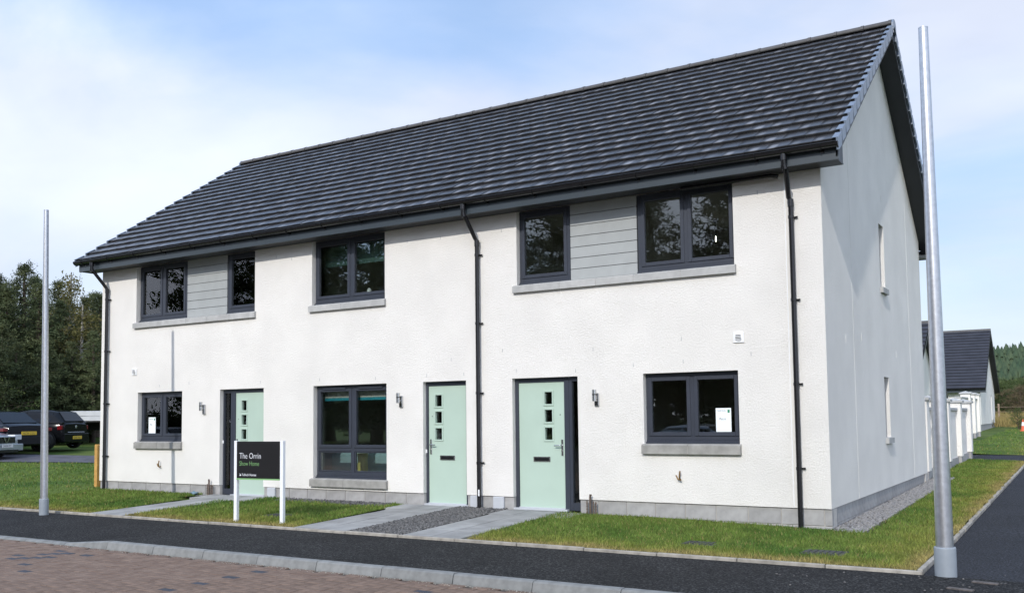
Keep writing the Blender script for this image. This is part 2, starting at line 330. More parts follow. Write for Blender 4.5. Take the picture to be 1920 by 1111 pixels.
def lawn(name, x0, x1, y0, y1, step, inside=None, dens=0, hgt=.045, n_side=None, skirt=None):
    gx = np.linspace(x0, x1, max(2, int((x1-x0)/step)+1)); gy = np.linspace(y0, y1, max(2, int((y1-y0)/step)+1))
    A, B = np.meshgrid(gx, gy); nn = len(gx); V = np.c_[A.ravel(), B.ravel(), T(A, B).ravel()+.008*noise2(A.ravel(), B.ravel(), 5, 9)]
    Fq = np.array([[j*nn+i, j*nn+i+1, (j+1)*nn+i+1, (j+1)*nn+i] for j in range(len(gy)-1) for i in range(nn-1)])
    if inside is not None:
        cx = V[Fq, 0].mean(1); cy = V[Fq, 1].mean(1); Fq = Fq[inside(cx, cy)]
    link(name, np_mesh(name, V, Fq, m_lawn, tint=grass_col(V[:, 0], V[:, 1])*.8, smooth=True), kind='structure')
    return (x0, x1, y0, y1, inside, dens, hgt)
def in_front_right(x, y): return ~((x > -.03) & (x < .42) & (y > -.12) & (y < 9.6)) & ~((x < -.02) & (y > -.03))
lawns = []
lawns.append(lawn('front_lawn', -3.93, 1.39, -2.66, 0.0, .12, lambda x, y: (y < -.05), 3600, .05))
lawns.append(lawn('side_lawn', .02, 1.39, 0.0, 16.3, .14, in_front_right, 2200, .05))
lawns.append(lawn('middle_lawn', -10.72, -6.93, -2.66, -.06, .14, lambda x, y: ~((x > -9.6) & (x < -7.2) & (y > -.33-.1*np.sin(x*3))) & ~((x < -10.1) & (y > -.7)), 2600, .05))
lawns.append(lawn('left_lawn', -15.2, -11.62, -2.66, -.05, .15, lambda x, y: ~((x > -11.9) & (y > -.7)), 2000, .05))
lawns.append(lawn('far_left_lawn', -34, -15.2, -2.66, 9.0, .5, lambda x, y: (y < 3.75+.36*(x+25.2)), 190, .06))
lawns.append(lawn('far_right_lawn', -.9, 14, 19.5, 46, .6, None, 45, .07))
COVERS = [(-1.10, -1.85, .40, .32), (.34, -1.90, .46, .36), (-8.10, -1.75, .45, .32)]
def blades(name, specs, label):
    Vs = []; Ts = []
    for (x0, x1, y0, y1, ins, dens, h) in specs:
        n = int((x1-x0)*(y1-y0)*dens)
        if not n: continue
        e = .045 if dens > 1000 else 0       # tufts creep over the edging and the slabs
        x = rng.uniform(x0-e, x1+e, n); y = rng.uniform(y0-e, y1, n)
        w1 = e*np.clip(noise2(x, y, 9, 21)*2.2+.1, 0, 1); k = (y > y0-w1) & (x > x0-w1) & (x < x1+w1); x = x[k]; y = y[k]
        if ins is not None: k = ins(x, y); x = x[k]; y = y[k]
        for (a_, c_, w_, d_) in COVERS:
            k = (np.abs(x-a_) > w_/2+.01) | (np.abs(y-c_) > d_/2+.015); x = x[k]; y = y[k]
        n = len(x); z = T(x, y)-.006
        far = np.hypot(x-CAM.x, y-CAM.y)
        a = rng.uniform(0, 6.28, n); w = .0035*np.clip(far/9, 1, 4.5)*rng.uniform(.7, 1.4, n); hh = h*rng.uniform(.35, 1.15, n)*(1+.35*noise2(x, y, 4, 6))
        lx = rng.normal(0, .45, n)*hh; ly = rng.normal(0, .45, n)*hh
        p0 = np.c_[x-np.cos(a)*w, y-np.sin(a)*w, z]; p1 = np.c_[x+np.cos(a)*w, y+np.sin(a)*w, z]; p2 = np.c_[x+lx, y+ly, z+hh]
        c = grass_col(x, y)*rng.uniform(.6, 1.5, n)[:, None]; dry = rng.uniform(0, 1, n) < .05; c[dry] = DRY
        Vs.append(np.stack([p0, p1, p2], 1).reshape(-1, 3)); Ts.append(np.repeat(c, 3, 0))
    V = np.concatenate(Vs); me = np_mesh(name, V, np.arange(len(V)).reshape(-1, 3), m_grass, tint=np.concatenate(Ts))
    link(name, me, label=label, cat='grass', kind='stuff')
blades('grass', lawns, 'short mown green grass of the lawns with yellowing edges')

# ------------------------------------------------------------------ footway, kerbs, road
def sheet(name, poly, z, mat, kind='structure', th=.1):
    b = MB(); n = len(poly); vs = [(x, y, z) for x, y in poly]+[(x, y, z-th) for x, y in poly]
    b.add(vs, [tuple(range(n))]+[(i, n+i, n+(i+1) % n, (i+1) % n) for i in range(n)])
    return b.build(name, mat, kind=kind)
KY0 = -4.732; b = MB(); fxs = [-45, -8.985, -8.07, 60]; fz = [PZ-.058, PZ-.058, PZ, PZ]
for q in range(3):
    x0, x1 = fxs[q], fxs[q+1]
    b.quad((x0, KY0, fz[q]), (x1, KY0, fz[q+1]), (x1, -3.95, PZ), (x0, -3.95, PZ)); b.quad((x0, -3.95, PZ), (x1, -3.95, PZ), (x1, -2.76, PZ), (x0, -2.76, PZ))
b.build('footway', m_asph, kind='structure')
# side path climbs gently with the ground
b = MB(); yy = [-2.76, 0, 3, 6, 9, 12, 16.3]
for i in range(len(yy)-1):
    za, zb = [PZ+.0118*max(0, t) for t in yy[i:i+2]]
    b.quad((1.46, yy[i], za-.004), (5.2, yy[i], za-.004), (5.2, yy[i+1], zb-.004), (1.46, yy[i+1], zb-.004))
b.build('side_path', m_asph_b, kind='structure')
b = MB(); b.add([(-.9, 16.6, -.098), (40, 16.6, -.098), (40, 19.4, -.062), (-.9, 19.4, -.062)], [(0, 1, 2, 3)]); b.build('cross_road', m_asph_b, kind='structure')
me_es = MB().box(-.453, .453, -.025, .025, -.15, .03, .006).mesh('edging_stone', m_edge)
edg = bpy.data.objects.new('edging', None); COL.objects.link(edg); tag(edg, kind='structure')
for k in range(28):
    link('edging_stone', me_es, edg, (1.0-.915*k, -2.715+random.uniform(-.005, .005), -.322+random.uniform(-.004, .006)), (0, 0, random.uniform(-.006, .006)))
for k in range(20):
    yk = -2.2+.915*k
    link('edging_stone', me_es, edg, (1.43+random.uniform(-.006, .006), yk, -.318+.0118*max(0, yk)), (0, 0, R(90)+random.uniform(-.006, .006)))
for k in range(6): link('edging_stone', me_es, edg, (-.3+.915*k, 16.52, -.15))
# road kerb: half battered units, with a dropped crossing to the left
ker = bpy.data.objects.new('kerb', None); COL.objects.link(ker); tag(ker, kind='structure')
prof = [(-.0, -.6), (-.0, PZ+.006), (-.012, PZ+.012), (-.088, PZ+.010), (-.106, PZ-.004), (-.128, PZ-.085), (-.128, -.6)]
me_k = MB().prism(prof, 'x', -.4535, .4535).mesh('kerb_stone', m_kerb)
low = [(p[0], (p[1] if p[1] < -.5 else min(p[1]-.0, PZ-.062 if p[0] > -.1 else PZ-.07))) for p in prof]
me_kl = MB().prism(low, 'x', -.4535, .4535).mesh('dropped_kerb_stone', m_kerb)
kt = MB(); n = len(prof); kt.add([(-.4535, *p) for p in low]+[(.4535, *p) for p in prof], [tuple(range(n))[::-1], tuple(range(n, 2*n))]+[(i, (i+1) % n, n+(i+1) % n, n+i) for i in range(n)])
me_kt = kt.mesh('kerb_transition_stone', m_kerb)
KY = -4.73; kx0 = -8.07
for k in range(16): link('kerb_stone', me_k, ker, (kx0+.4575+.915*k, KY+random.uniform(-.003, .003), random.uniform(-.002, .002)))
link('kerb_transition_stone', me_kt, ker, (kx0-.4575, KY, 0))
for k in range(18): link('dropped_kerb_stone', me_kl, ker, (kx0-.4575-.915*(k+1), KY, 0))
# footway ramps down to the dropped kerb
RZ = PZ-.088
road = sheet('road', [(-45, -30), (60, -30), (60, KY-.12), (-45, KY-.12)], RZ-.012, m_sand)
# herringbone block paving, 200 x 100
pa, pb = .193, .093
me_px = MB().box(-pa/2, pa/2, -pb/2, pb/2, -.02, .0, .004).mesh('paver', m_pav)
me_py = MB().box(-pb/2, pb/2, -pa/2, pa/2, -.02, .0, .004).mesh('paver', m_pav)
me_dx = MB().box(-pa/2, pa/2, -pb/2, pb/2, -.02, .0, .004).mesh('dark_paver', m_pavd)
pv = []; yk = KY-.13
for i in range(-170, 90):
    for j in range(-75, 0):
        t = (i-j) % 4
        x = -4.6+.1*i; y = yk+.1*j+.0
        if t == 0: pv.append((x+.1, y+.05, 0))
        elif t == 3: pv.append((x+.05, y+.1, 1))
pv = [p for p in pv if p[1] < yk-.04]
def vis_key(p):
    d = Vector((p[0], p[1], RZ))-CAM; z = d.dot(fw)
    if z < 1: return 1e9
    u = 960+1759*d.dot(rt2)/z; v = 666-1759*d.dot(up2)/z
    if not (-15 < u < 1935 and v < 1125): return 1e6+z
    return z
pv.sort(key=vis_key)
darks = [(-5.09, -5.21-.4*q) for q in range(5)]+[(-8.36, -6.0), (-8.54, -5.7), (-7.77, -6.12), (-7.75, -5.35), (-7.25, -6.5), (-2.57, -5.3)]
darks += [(-8.35+.1*(q % 3), -5.25-.09*q) for q in range(7)]
dset = set()
for dx, dy in darks:
    k = min((i for i in range(len(pv)) if pv[i][2] == 0 and i not in dset), key=lambda i: abs(pv[i][0]-dx)*.8+abs(pv[i][1]-dy)); dset.add(k)
V = []; Fv = []
base = {0: np.array(me_px.vertices[:][0].co), 1: None}
def marr(me): 
    a = np.zeros(len(me.vertices)*3); me.vertices.foreach_get('co', a); return a.reshape(-1, 3), [list(p.vertices) for p in me.polygons]
parr = [marr(me_px), marr(me_py)]
cnt = 0; Vs = []; Fs4 = []; off = 0; rest = MB()
for i, (x, y, o) in enumerate(pv):
    dz = random.uniform(-.002, .002); rz = random.uniform(-.012, .012)
    if i in dset: link('dark_paver', me_dx, road, (x, y, RZ+dz), (0, 0, rz)); continue
    if cnt < 280: cnt += 1; link('paver', me_py if o else me_px, road, (x, y, RZ+dz), (random.uniform(-.008, .008), random.uniform(-.008, .008), rz)); continue
    w, h = (pb/2, pa/2) if o else (pa/2, pb/2); z = RZ+dz; c = .004
    rest.add([(x-w+c, y-h+c, z), (x+w-c, y-h+c, z), (x+w-c, y+h-c, z), (x-w+c, y+h-c, z), (x-w, y-h, z-.005), (x+w, y-h, z-.005), (x+w, y+h, z-.005), (x-w, y+h, z-.005), (x-w, y-h, z-.02), (x+w, y-h, z-.02), (x+w, y+h, z-.02), (x-w, y+h, z-.02)],
             [(0, 1, 2, 3)]+[(4+k, 4+(k+1) % 4, (k+1) % 4, k) for k in range(4)]+[(8+k, 8+(k+1) % 4, 4+(k+1) % 4, 4+k) for k in range(4)])
rest.build('paver_field', m_pav_s, road, fix=False, kind='stuff')

# ------------------------------------------------------------------ garden paths and gravel
paths = bpy.data.objects.new('garden_path', None); COL.objects.link(paths); tag(paths, kind='structure')
def path(x0, x1, sk, rows, cols=2, y0=-2.68, y1=-.04, ext=None):
    for r in range(rows):
        ya = y0+(y1-y0)*r/rows; yb = y0+(y1-y0)*(r+1)/rows; a0, a1 = x0, x1
        if ext and r == rows-1: a0, a1 = ext
        s0 = sk*(ya-y0)/(y1-y0); s1 = sk*(yb-y0)/(y1-y0)
        nc = cols if not (ext and r == rows-1) else cols+1
        for c in range(nc):
            p0 = a0+(a1-a0)*c/nc+.004; p1 = a0+(a1-a0)*(c+1)/nc-.004; dz = random.uniform(0, .004)
            q = [(p0+s0, ya+.004), (p1+s0, ya+.004), (p1+s1, yb-.004), (p0+s1, yb-.004)]
            bb = MB(); zt = [Tz(x, y)+.004+dz for x, y in q]
            bb.add([(x, y, z) for (x, y), z in zip(q, zt)]+[(x, y, z-.06) for (x, y), z in zip(q, zt)], [(0, 1, 2, 3)]+[(i, 4+i, 4+(i+1) % 4, (i+1) % 4) for i in range(4)])
            bb.build('paving_slab', m_slab, paths)
path(-11.66, -10.78, .35, 5, ext=(-11.95, -10.42))
path(-6.88, -5.90, .1, 5, ext=(-7.05, -5.74))
path(-4.92, -4.00, .05, 5, ext=(-5.0, -3.62))
def gravel(name, rects, dens, size, mat, label, bedmat):
    ico = bmesh.new(); bmesh.ops.create_icosphere(ico, subdivisions=1, radius=1); iv = np.array([v.co[:] for v in ico.verts]); ico.verts.index_update(); fi = np.array([[v.index for v in f.verts] for f in ico.faces]); ico.free()
    V = []; Fq = []; o = 0
    for (x0, x1, y0, y1, ins) in rects:
        n = int((x1-x0)*(y1-y0)*dens); x = rng.uniform(x0, x1, n); y = rng.uniform(y0, y1, n)
        if ins is not None: k = ins(x, y); x = x[k]; y = y[k]
        for a, c in zip(x, y):
            s = size*rng.uniform(.5, 1.35); sc = s*np.array([rng.uniform(.7, 1.2), rng.uniform(.6, 1.0), rng.uniform(.4, .7)])
            t = rng.uniform(0, 6.28); ct, st = math.cos(t), math.sin(t); p = iv*sc*(1+rng.normal(0, .12, iv.shape)); tl = rng.normal(0, .3)
            p[:, 2] += p[:, 0]*tl
            q = np.c_[p[:, 0]*ct-p[:, 1]*st+a, p[:, 0]*st+p[:, 1]*ct+c, p[:, 2]+Tz(a, c)+s*.15]
            V.append(q); Fq.append(fi+o); o += len(iv)
    link(name, np_mesh(name, np.concatenate(V), np.concatenate(Fq), mat), label=label, cat='gravel', kind='stuff')
def bed(name, x0, x1, y0, y1, n=6, mat=None):
    b = MB()
    for i in range(n):
        a = y0+(y1-y0)*i/n; c = y0+(y1-y0)*(i+1)/n
        b.quad((x0, a, Tz(x0, a)-.004), (x1, a, Tz(x1, a)-.004), (x1, c, Tz(x1, c)-.004), (x0, c, Tz(x0, c)-.004))
    b.build(name, mat or m_gravbase, kind='structure')
bed('gravel_bed', -5.9, -4.92, -2.68, 0); bed('gravel_margin_bed', 0, .44, -.14, 9.7, 10); bed('gravel_pocket_bed', -9.7, -7.1, -.5, 0, 2)
gravel('gravel', [(-5.86, -4.93, -2.68, -.02, None)], 2600, .021, m_stone, 'dark angular gravel strip between the two doorstep paths', None)
gravel('pale_gravel', [(.01, .40, -.13, 9.5, None)], 1500, .020, m_stone_l, 'pale grey gravel margin along the gable wall', None)
gravel('wall_gravel', [(-9.7, -7.15, -.36, -.02, None)], 1100, .022, m_stone, 'narrow gravel pocket below the tall show home window', None)

# ------------------------------------------------------------------ the house
LH, D, ZT = 15.22, 8.51, 4.50
house = thing('terraced_house', 'white roughcast terrace of three homes with mint doors and dark tiled roof', 'house', (0, 0, -.3))
HZ = .3
def hb(b, name, mat, parent=None, **k):
    o = b.build(name, mat, parent or house, **k)
    if parent is None: o.location.z = HZ
    return o
def grid_wall(b, openings, a0, a1, z0, z1, mk, depth, top=None):
    us = sorted({a0, a1, *[v for o in openings for v in o[:2]]}); zs = sorted({z0, z1, *[v for o in openings for v in o[2:4] if z0 < v < z1]})
    for i in range(len(us)-1):
        for j in range(len(zs)-1):
            cu, cz = (us[i]+us[i+1])/2, (zs[j]+zs[j+1])/2
            if any(o[0] < cu < o[1] and o[2] < cz < o[3] for o in openings): continue
            b.quad(mk(us[i], 0, zs[j]), mk(us[i+1], 0, zs[j]), mk(us[i+1], 0, zs[j+1]), mk(us[i], 0, zs[j+1]))
    for (u0, u1, q0, q1) in openings:
        q0c = max(q0, z0)
        for (p, q) in (((u0, q0c), (u0, q1)), ((u0, q1), (u1, q1)), ((u1, q1), (u1, q0c)), ((u1, q0c), (u0, q0c))):
            if p[1] == q[1] == z0 : continue
            b.quad(mk(p[0], 0, p[1]), mk(q[0], 0, q[1]), mk(q[0], depth, q[1]), mk(p[0], depth, p[1]))
HD = 1.845
W_lowR = (-2.60, -1.19, .83, HD); W_lowM = (-9.05, -7.36, .19, HD); W_lowL = (-13.98, -12.60, .83, HD)
U_R = (-4.72, -1.20, 3.31, ZT+.01); U_M = (-9.09, -7.39, 3.31, ZT+.01); U_L = (-14.07, -10.56, 3.31, ZT+.01)
D_R = (-4.83, -3.67, -.19, HD); D_M = (-6.58, -5.71, -.19, HD); D_L = (-11.50, -10.31, -.19, HD)
ops = [W_lowR, W_lowM, W_lowL, U_R, U_M, U_L, D_R, D_M, D_L]
b = MB(); grid_wall(b, ops, -LH, 0, 0, ZT, lambda u, d, z: (u, d, z), .30)
# bell-cast bottom edge of the render
for x0, x1 in [(-LH, D_L[0]), (D_L[1], D_M[0]), (D_M[1], D_R[0]), (D_R[1], 0)]:
    b.quad((x0, 0, 0), (x1, 0, 0), (x1, .03, -.004), (x0, .03, -.004))
hb(b, 'front_wall', m_render)
GW = [(4.03, 4.47, 3.36, 4.44), (4.03, 4.47, .83, 1.84)]
b = MB(); grid_wall(b, GW, 0, D, 0, ZT, lambda u, d, z: (-d, u, z), .13)
RY, RZT, EY, EZ = D/2, 7.86, -.40, 4.675
TH = math.atan2(RZT-EZ, RY-EY)
def under(y): return EZ+(y-EY)*math.tan(TH)-.10 if y <= RY else EZ+(2*RY-y-EY)*math.tan(TH)-.10
b.add([(0, 0, ZT), (0, D, ZT), (0, D, under(D)), (0, RY, under(RY)), (0, 0, under(0))], [(0, 1, 2, 3, 4)])
b.quad((0, 0, 0), (0, D, 0), (-.03, D, -.004), (-.03, 0, -.004))
hb(b, 'gable_wall', m_render)
b = MB(); b.add([(-LH, 0, 0), (-LH, D, 0), (-LH, D, under(D)), (-LH, RY, under(RY)), (-LH, 0, under(0))], [(0, 1, 2, 3, 4)]); hb(b, 'far_gable_wall', m_render)
b = MB(); b.quad((-LH, D, 0), (0, D, 0), (0, D, ZT), (-LH, D, ZT)); hb(b, 'rear_wall', m_render)
# plinth of concrete blocks, mortar bed behind
b = MB()
for x0, x1 in [(-LH, D_L[0]), (D_L[1], D_M[0]), (D_M[1], D_R[0]), (D_R[1], 0)]: b.box(x0+.004, x1-.004, .034, .3, -.62, -.006)
b.box(-.3, -.034, .3, D, -.62, -.006); b.box(-LH, -LH+.3, .3, D, -.62, -.006); b.box(-LH, 0, D-.3, D-.03, -.62, -.006)
hb(b, 'plinth_core', m_mortar)
mcache = {}
def block(x0, x1, y0, y1, z0, z1):
    k = tuple(round(t, 3) for t in (x1-x0, y1-y0, z1-z0))
    if k not in mcache: mcache[k] = MB().box(-k[0]/2, k[0]/2, -k[1]/2, k[1]/2, -k[2]/2, k[2]/2, .004).mesh('block', m_block)
    link('block', mcache[k], house, ((x0+x1)/2, (y0+y1)/2, (z0+z1)/2+HZ))
courses = [(-.222, -.008), (-.447, -.232)]
for ci, (z0, z1) in enumerate(courses):
    for xa, xb in [(-LH, D_L[0]), (D_L[1], D_M[0]), (D_M[1], D_R[0]), (D_R[1], 0)]:
        offs = -.209 if ci == 0 else -.209-.225
        js = [xb]+([-.1] if xb == 0 and ci == 0 else [])+[offs-.45*k for k in range(1 if xb == 0 else 0, 40) if xa+.06 < offs-.45*k < xb-.06]+[xa]
        js = sorted(set(round(j, 3) for j in js), reverse=True)
        for p, q in zip(js, js[1:]):
            if p-q > .03: block(q+.005, p-(.005 if p != 0 else 0), .022, .10, z0, z1)
    offs = .448 if ci == 0 else .225
    js = [.10]+[offs+.45*k for k in range(0, 30) if .16 < offs+.45*k < D-.06]+[D]
    for p, q in zip(js, js[1:]): block(-.10, -.022, p+.005, q-.005, z0, z1)
# movement joint bead
b = MB(); b.box(-.485, -.473, -.006, .0, .0, ZT-.05); hb(b, 'movement_joint', m_white)
for y_, z_ in ((1.73, 5.9), (6.85, 5.3)):
    b = MB(); b.box(0, .003, y_-.005, y_+.005, 0, z_); hb(b, 'gable_movement_joint', m_render)
# soffit, fascia, verge boards, roof deck
OV = .32; xl, xr = -LH-.31, OV
b = MB(); b.box(xl+.02, xr-.02, -.335, .0, ZT-.018, ZT+.0, 0); b.box(-LH+.01, -.01, .0, .31, ZT+.012, ZT+.03); hb(b, 'eaves_soffit', m_soffit)
b = MB(); b.box(xl, xr, -.36, -.337, ZT-.03, 4.665, .003); hb(b, 'fascia', m_fascia)
b = MB(); b.box(xl, xr, D+.337, D+.36, ZT-.03, 4.665, .003); b.box(xl+.02, xr-.02, D, D+.335, ZT-.018, ZT); hb(b, 'rear_fascia', m_fascia)
def slopebox(b, x0, x1, ya, yb, h0, h1, side):
    # slab parallel to a slope between heights h0..h1 above the reference roof plane
    def z(y): return EZ+(y-EY)*math.tan(TH)
    P = []
    for h in (h0, h1):
        for x in (x0, x1):
            for y in (ya, yb):
                yy = y if side == 0 else 2*RY-y; P.append((x, yy, z(y)+h/math.cos(TH)))
    b.add(P, [(0, 1, 3, 2), (4, 6, 7, 5), (0, 4, 5, 1), (2, 3, 7, 6), (0, 2, 6, 4), (1, 5, 7, 3)])
for side in (0, 1):
    b = MB(); slopebox(b, xl+.03, xr-.03, EY+.06, RY, -.035, -.012, side); hb(b, 'roof_deck', m_soffit)
    for (x0, x1, nm) in ((0.0, xr-.035, 'verge_soffit'), (xl+.035, -LH, 'verge_soffit')):
        b = MB(); slopebox(b, x0, x1, EY+.05, RY, -.115, -.10, side); hb(b, nm, m_soffit)
    for x0 in (xr-.035, xl+.015):
        b = MB(); slopebox(b, x0, x0+.02, EY+.04, RY, -.16, -.01, side); hb(b, 'bargeboard', m_soffit)
    for x0 in (xr-.033, xl+.017):
        s = [(-.345, ZT-.028), (-.04, ZT-.028), (-.04, under(-.04)), (-.345, under(-.345)+.02)]
        s = s if side == 0 else [(2*RY-p, q) for p, q in s]
        b = MB(); b.prism(s, 'x', x0, x0+.016); hb(b, 'eaves_box_end', m_soffit)
# tiles
GA, TW, NR = .3085, .300, 18
def tile_mesh(w, variant, name):
    r = random.Random(variant); n = 6; b = MB(); tw = r.uniform(-.004, .004); cam_ = r.uniform(.001, .003)
    S = (0, .03, .12, .20, .355)
    def zt(t, s): return .046*(1-s/.37)+.020+cam_*(1-(2*t-1)**2)*(1-.5*s/.37)+tw*(t-.5)*(1-s/.37)*2
    rows = [[(w*(k/n-.5), s, zt(k/n, s)) for k in range(n+1)] for s in S]; top0, top1 = rows[0], rows[-1]
    bot0 = [(x, .004, z-.042) for x, y, z in top0]; m0 = [(x, -.003, z-.006) for x, y, z in top0]
    for ra, rb in zip(rows, rows[1:]):
        for k in range(n): b.add([ra[k], ra[k+1], rb[k+1], rb[k]], [(0, 1, 2, 3)], True)
    for k in range(n):
        b.add([m0[k], m0[k+1], top0[k+1], top0[k]], [(0, 1, 2, 3)]); b.add([bot0[k], bot0[k+1], m0[k+1], m0[k]], [(0, 1, 2, 3)])
    for k in (0, n): b.add([bot0[k], m0[k]]+[rw[k] for rw in rows]+[(top1[k][0], .355, 0)], [tuple(range(len(S)+3))])
    b.add([bot0[n], bot0[0], (bot0[0][0], .03, bot0[0][2]), (bot0[n][0], .03, bot0[n][2])], [(0, 1, 2, 3)])
    me = b.mesh(name, m_tile, fix=False); bm = bmesh.new(); bm.from_mesh(me); bmesh.ops.remove_doubles(bm, verts=bm.verts[:], dist=1e-5); bmesh.ops.recalc_face_normals(bm, faces=bm.faces[:]); bm.to_mesh(me); bm.free()
    ca = me.color_attributes.new('tint', 'FLOAT_COLOR', 'POINT'); c0 = r.uniform(.22, .38)  # mask of the highlight painted low on each tile
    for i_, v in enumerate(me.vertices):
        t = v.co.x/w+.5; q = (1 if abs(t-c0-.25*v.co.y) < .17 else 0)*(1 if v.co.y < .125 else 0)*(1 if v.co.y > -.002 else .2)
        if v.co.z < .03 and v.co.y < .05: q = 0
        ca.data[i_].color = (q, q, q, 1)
    return me
tl = []; Wd = xr-xl-.02
for r in range(NR):
    s = GA*r; x = xr-.01; first = TW*(.5 if r % 2 else 1)
    edges = [xr-.01, xr-.01-first]
    while edges[-1]-TW > xl+.01+.05: edges.append(edges[-1]-TW)
    edges.append(xl+.01)
    for p, q in zip(edges, edges[1:]): tl.append(((p+q)/2, s, p-q-.004, r))
def roof_pt(x, s, side=0):
    y = EY+s*math.cos(TH); z = EZ+s*math.sin(TH); return (x, y if side == 0 else 2*RY-y, z)
def tkey(t): p = Vector(roof_pt(t[0], t[1]))-CAM; return p.length
tl.sort(key=tkey)
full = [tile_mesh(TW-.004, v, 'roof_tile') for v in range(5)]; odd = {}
def mesh_arrays(me):
    a, f = marr(me); return a, f
stuff = MB(); fa = [mesh_arrays(me)+([c.color[0] for c in me.color_attributes['tint'].data],) for me in full]; GLINT = []
ct, st = math.cos(TH), math.sin(TH)
def add_tile_to(b, arr, x, s, w, side, r):
    a, f, bl = arr; sc = w/(TW-.004); am = r.uniform(0, 1.5); GLINT.extend([q*am for q in bl]); tx = r.uniform(-.006, .006); ty = r.uniform(-.006, .006); dz = r.uniform(0, .003); o = len(b.v)
    for vx, vy, vz in a:
        vx *= sc; vz2 = vz+dz+vx*ty+vy*tx; yy = EY+(s+vy)*ct-vz2*st; zz = EZ+(s+vy)*st+vz2*ct
        b.v.append((x+vx, yy if side == 0 else 2*RY-yy, zz))
    for q in f: b.f.append([i+o for i in (q if side == 0 else q[::-1])]); b.mi.append(0); b.smooth.append(len(q) == 4 and q[0] < 0)
rr = random.Random(5); cnt = 0
for (x, s, w, r) in tl:
    if cnt < 290:
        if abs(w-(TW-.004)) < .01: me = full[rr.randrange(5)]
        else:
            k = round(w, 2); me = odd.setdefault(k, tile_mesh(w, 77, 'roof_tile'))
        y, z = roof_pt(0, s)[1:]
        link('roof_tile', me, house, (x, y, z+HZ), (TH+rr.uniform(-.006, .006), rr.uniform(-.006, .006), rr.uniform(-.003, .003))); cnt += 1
    else: add_tile_to(stuff, fa[rr.randrange(5)], x, s, w, 0, rr)
def put_glint(o):
    ca = o.data.color_attributes.new('tint', 'FLOAT_COLOR', 'POINT'); q = np.array(GLINT); ca.data.foreach_set('color', np.c_[q, q, q, np.ones(len(q))].astype(np.float32).ravel()); GLINT.clear()
put_glint(hb(stuff, 'roof_tile_field', m_tile_s, kind='stuff', fix=False))
stuff = MB()
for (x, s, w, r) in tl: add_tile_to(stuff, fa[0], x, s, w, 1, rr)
put_glint(hb(stuff, 'rear_roof_tile_field', m_tile_s, kind='stuff', fix=False))
# verge units, stepped one per course
vb = MB(); vb.add([(0, -.02, .080), (0, .220, .048), (0, .135, -.085), (0, -.085, -.065), (.03, -.02, .080), (.03, .220, .048), (.03, .135, -.085), (.03, -.085, -.065)], [(0, 1, 2, 3), (7, 6, 5, 4), (0, 4, 5, 1), (3, 2, 6, 7), (0, 3, 7, 4), (1, 5, 6, 2)])
vb.add([(-.05, -.02, .076), (.03, -.02, .076), (.03, .225, .054), (-.05, .225, .054), (-.05, -.02, .082), (.03, -.02, .082), (.03, .225, .060), (-.05, .225, .060)], [(3, 2, 1, 0), (4, 5, 6, 7), (0, 1, 5, 4), (1, 2, 6, 5), (2, 3, 7, 6), (3, 0, 4, 7)])
me_v = vb.mesh('verge_unit', m_verge)
for r in range(NR):
    for side in (0, 1):
        for xx, mir in ((xr-.008, 1), (xl+.008, -1)):
            y, z = roof_pt(0, GA*r)[1:]
            o = link('verge_unit', me_v, house, (xx, y if side == 0 else 2*RY-y, z+HZ)); o.scale = (mir, 1 if side == 0 else -1, 1); o.rotation_euler = (TH if side == 0 else -TH, 0, 0)
# ridge tiles
def ridge_mesh(l):
    b = MB(); pr = []
    for k in range(9):
        a = math.pi*(k/8); pr.append((.135*math.cos(a), .095*math.sin(a)-.03))
    rings = [[(x, p, q) for p, q in pr]+[(x, p*.86, q-.02) for p, q in pr[::-1]] for x in (0, l)]
    b.loft(rings); b.loft([[(x, p*1.06, q*1.06+.003) for p, q in pr]+[(x, p*.9, q-.02) for p, q in pr[::-1]] for x in (l-.05, l)], smooth=False)
    return b.mesh('ridge_tile', m_ridge)
me_r = ridge_mesh(.447); nr = int((xr-xl-.02)/.45); x = xl+.0
for k in range(nr+1):
    if x+.45 > xr+.02: break
    link('ridge_tile', me_r, house, (x, RY, RZT+.035+HZ)); x += (xr-xl)/round((xr-xl)/.45)
cp = MB(); cp.prism([(-.15, -.13), (-.14, .0), (-.09, .065), (0, .085), (.09, .065), (.14, 0), (.15, -.13), (.09, -.10), (0, -.03), (-.09, -.10)], 'x', 0, .03)
for xx in (xr, xl-.03): link('ridge_end_cap', cp.mesh('ridge_end_cap', m_verge), house, (xx, RY, RZT+.02+HZ))
# gutter
def halfround(r, z, y, x0, x1):
    o = [(y+r*math.cos(t), z-r*math.sin(t)) for t in np.linspace(0, math.pi, 11)]; i = [(y+(r-.006)*math.cos(t), z-(r-.006)*math.sin(t)) for t in np.linspace(math.pi, 0, 11)]
    return MB().prism(o+i, 'x', x0, x1)
gy, gz, gr = -.428, 4.672, .062
g_ob = hb(halfround(gr, gz, gy, xl-.02, xr+.01), 'gutter', m_black)
for x in list(np.linspace(xl+.25, xr-.2, 19)):
    b = MB(); pts = [(x, gy-(gr+.006)*math.cos(t), gz-(gr+.006)*math.sin(t)) for t in np.linspace(-.1, math.pi+.1, 9)]
    b.tube(pts, .008, 6); b.box(x-.02, x+.02, -.368, -.358, gz-.10, gz-.0); o = b.build('gutter_bracket', m_black, g_ob)
for x in (xl-.022, xr+.008):
    b = MB(); b.prism([(gy+(gr+.008)*math.cos(t), gz-(gr+.008)*math.sin(t)) for t in np.linspace(0, math.pi, 12)], 'x', x, x+.012); b.build('gutter_stop_end', m_black, g_ob)
b = MB(); b.tube([(xl, -.495, gz+.004), (xr, -.495, gz+.004)], .007, 6); b.build('gutter_lip', m_black, g_ob)
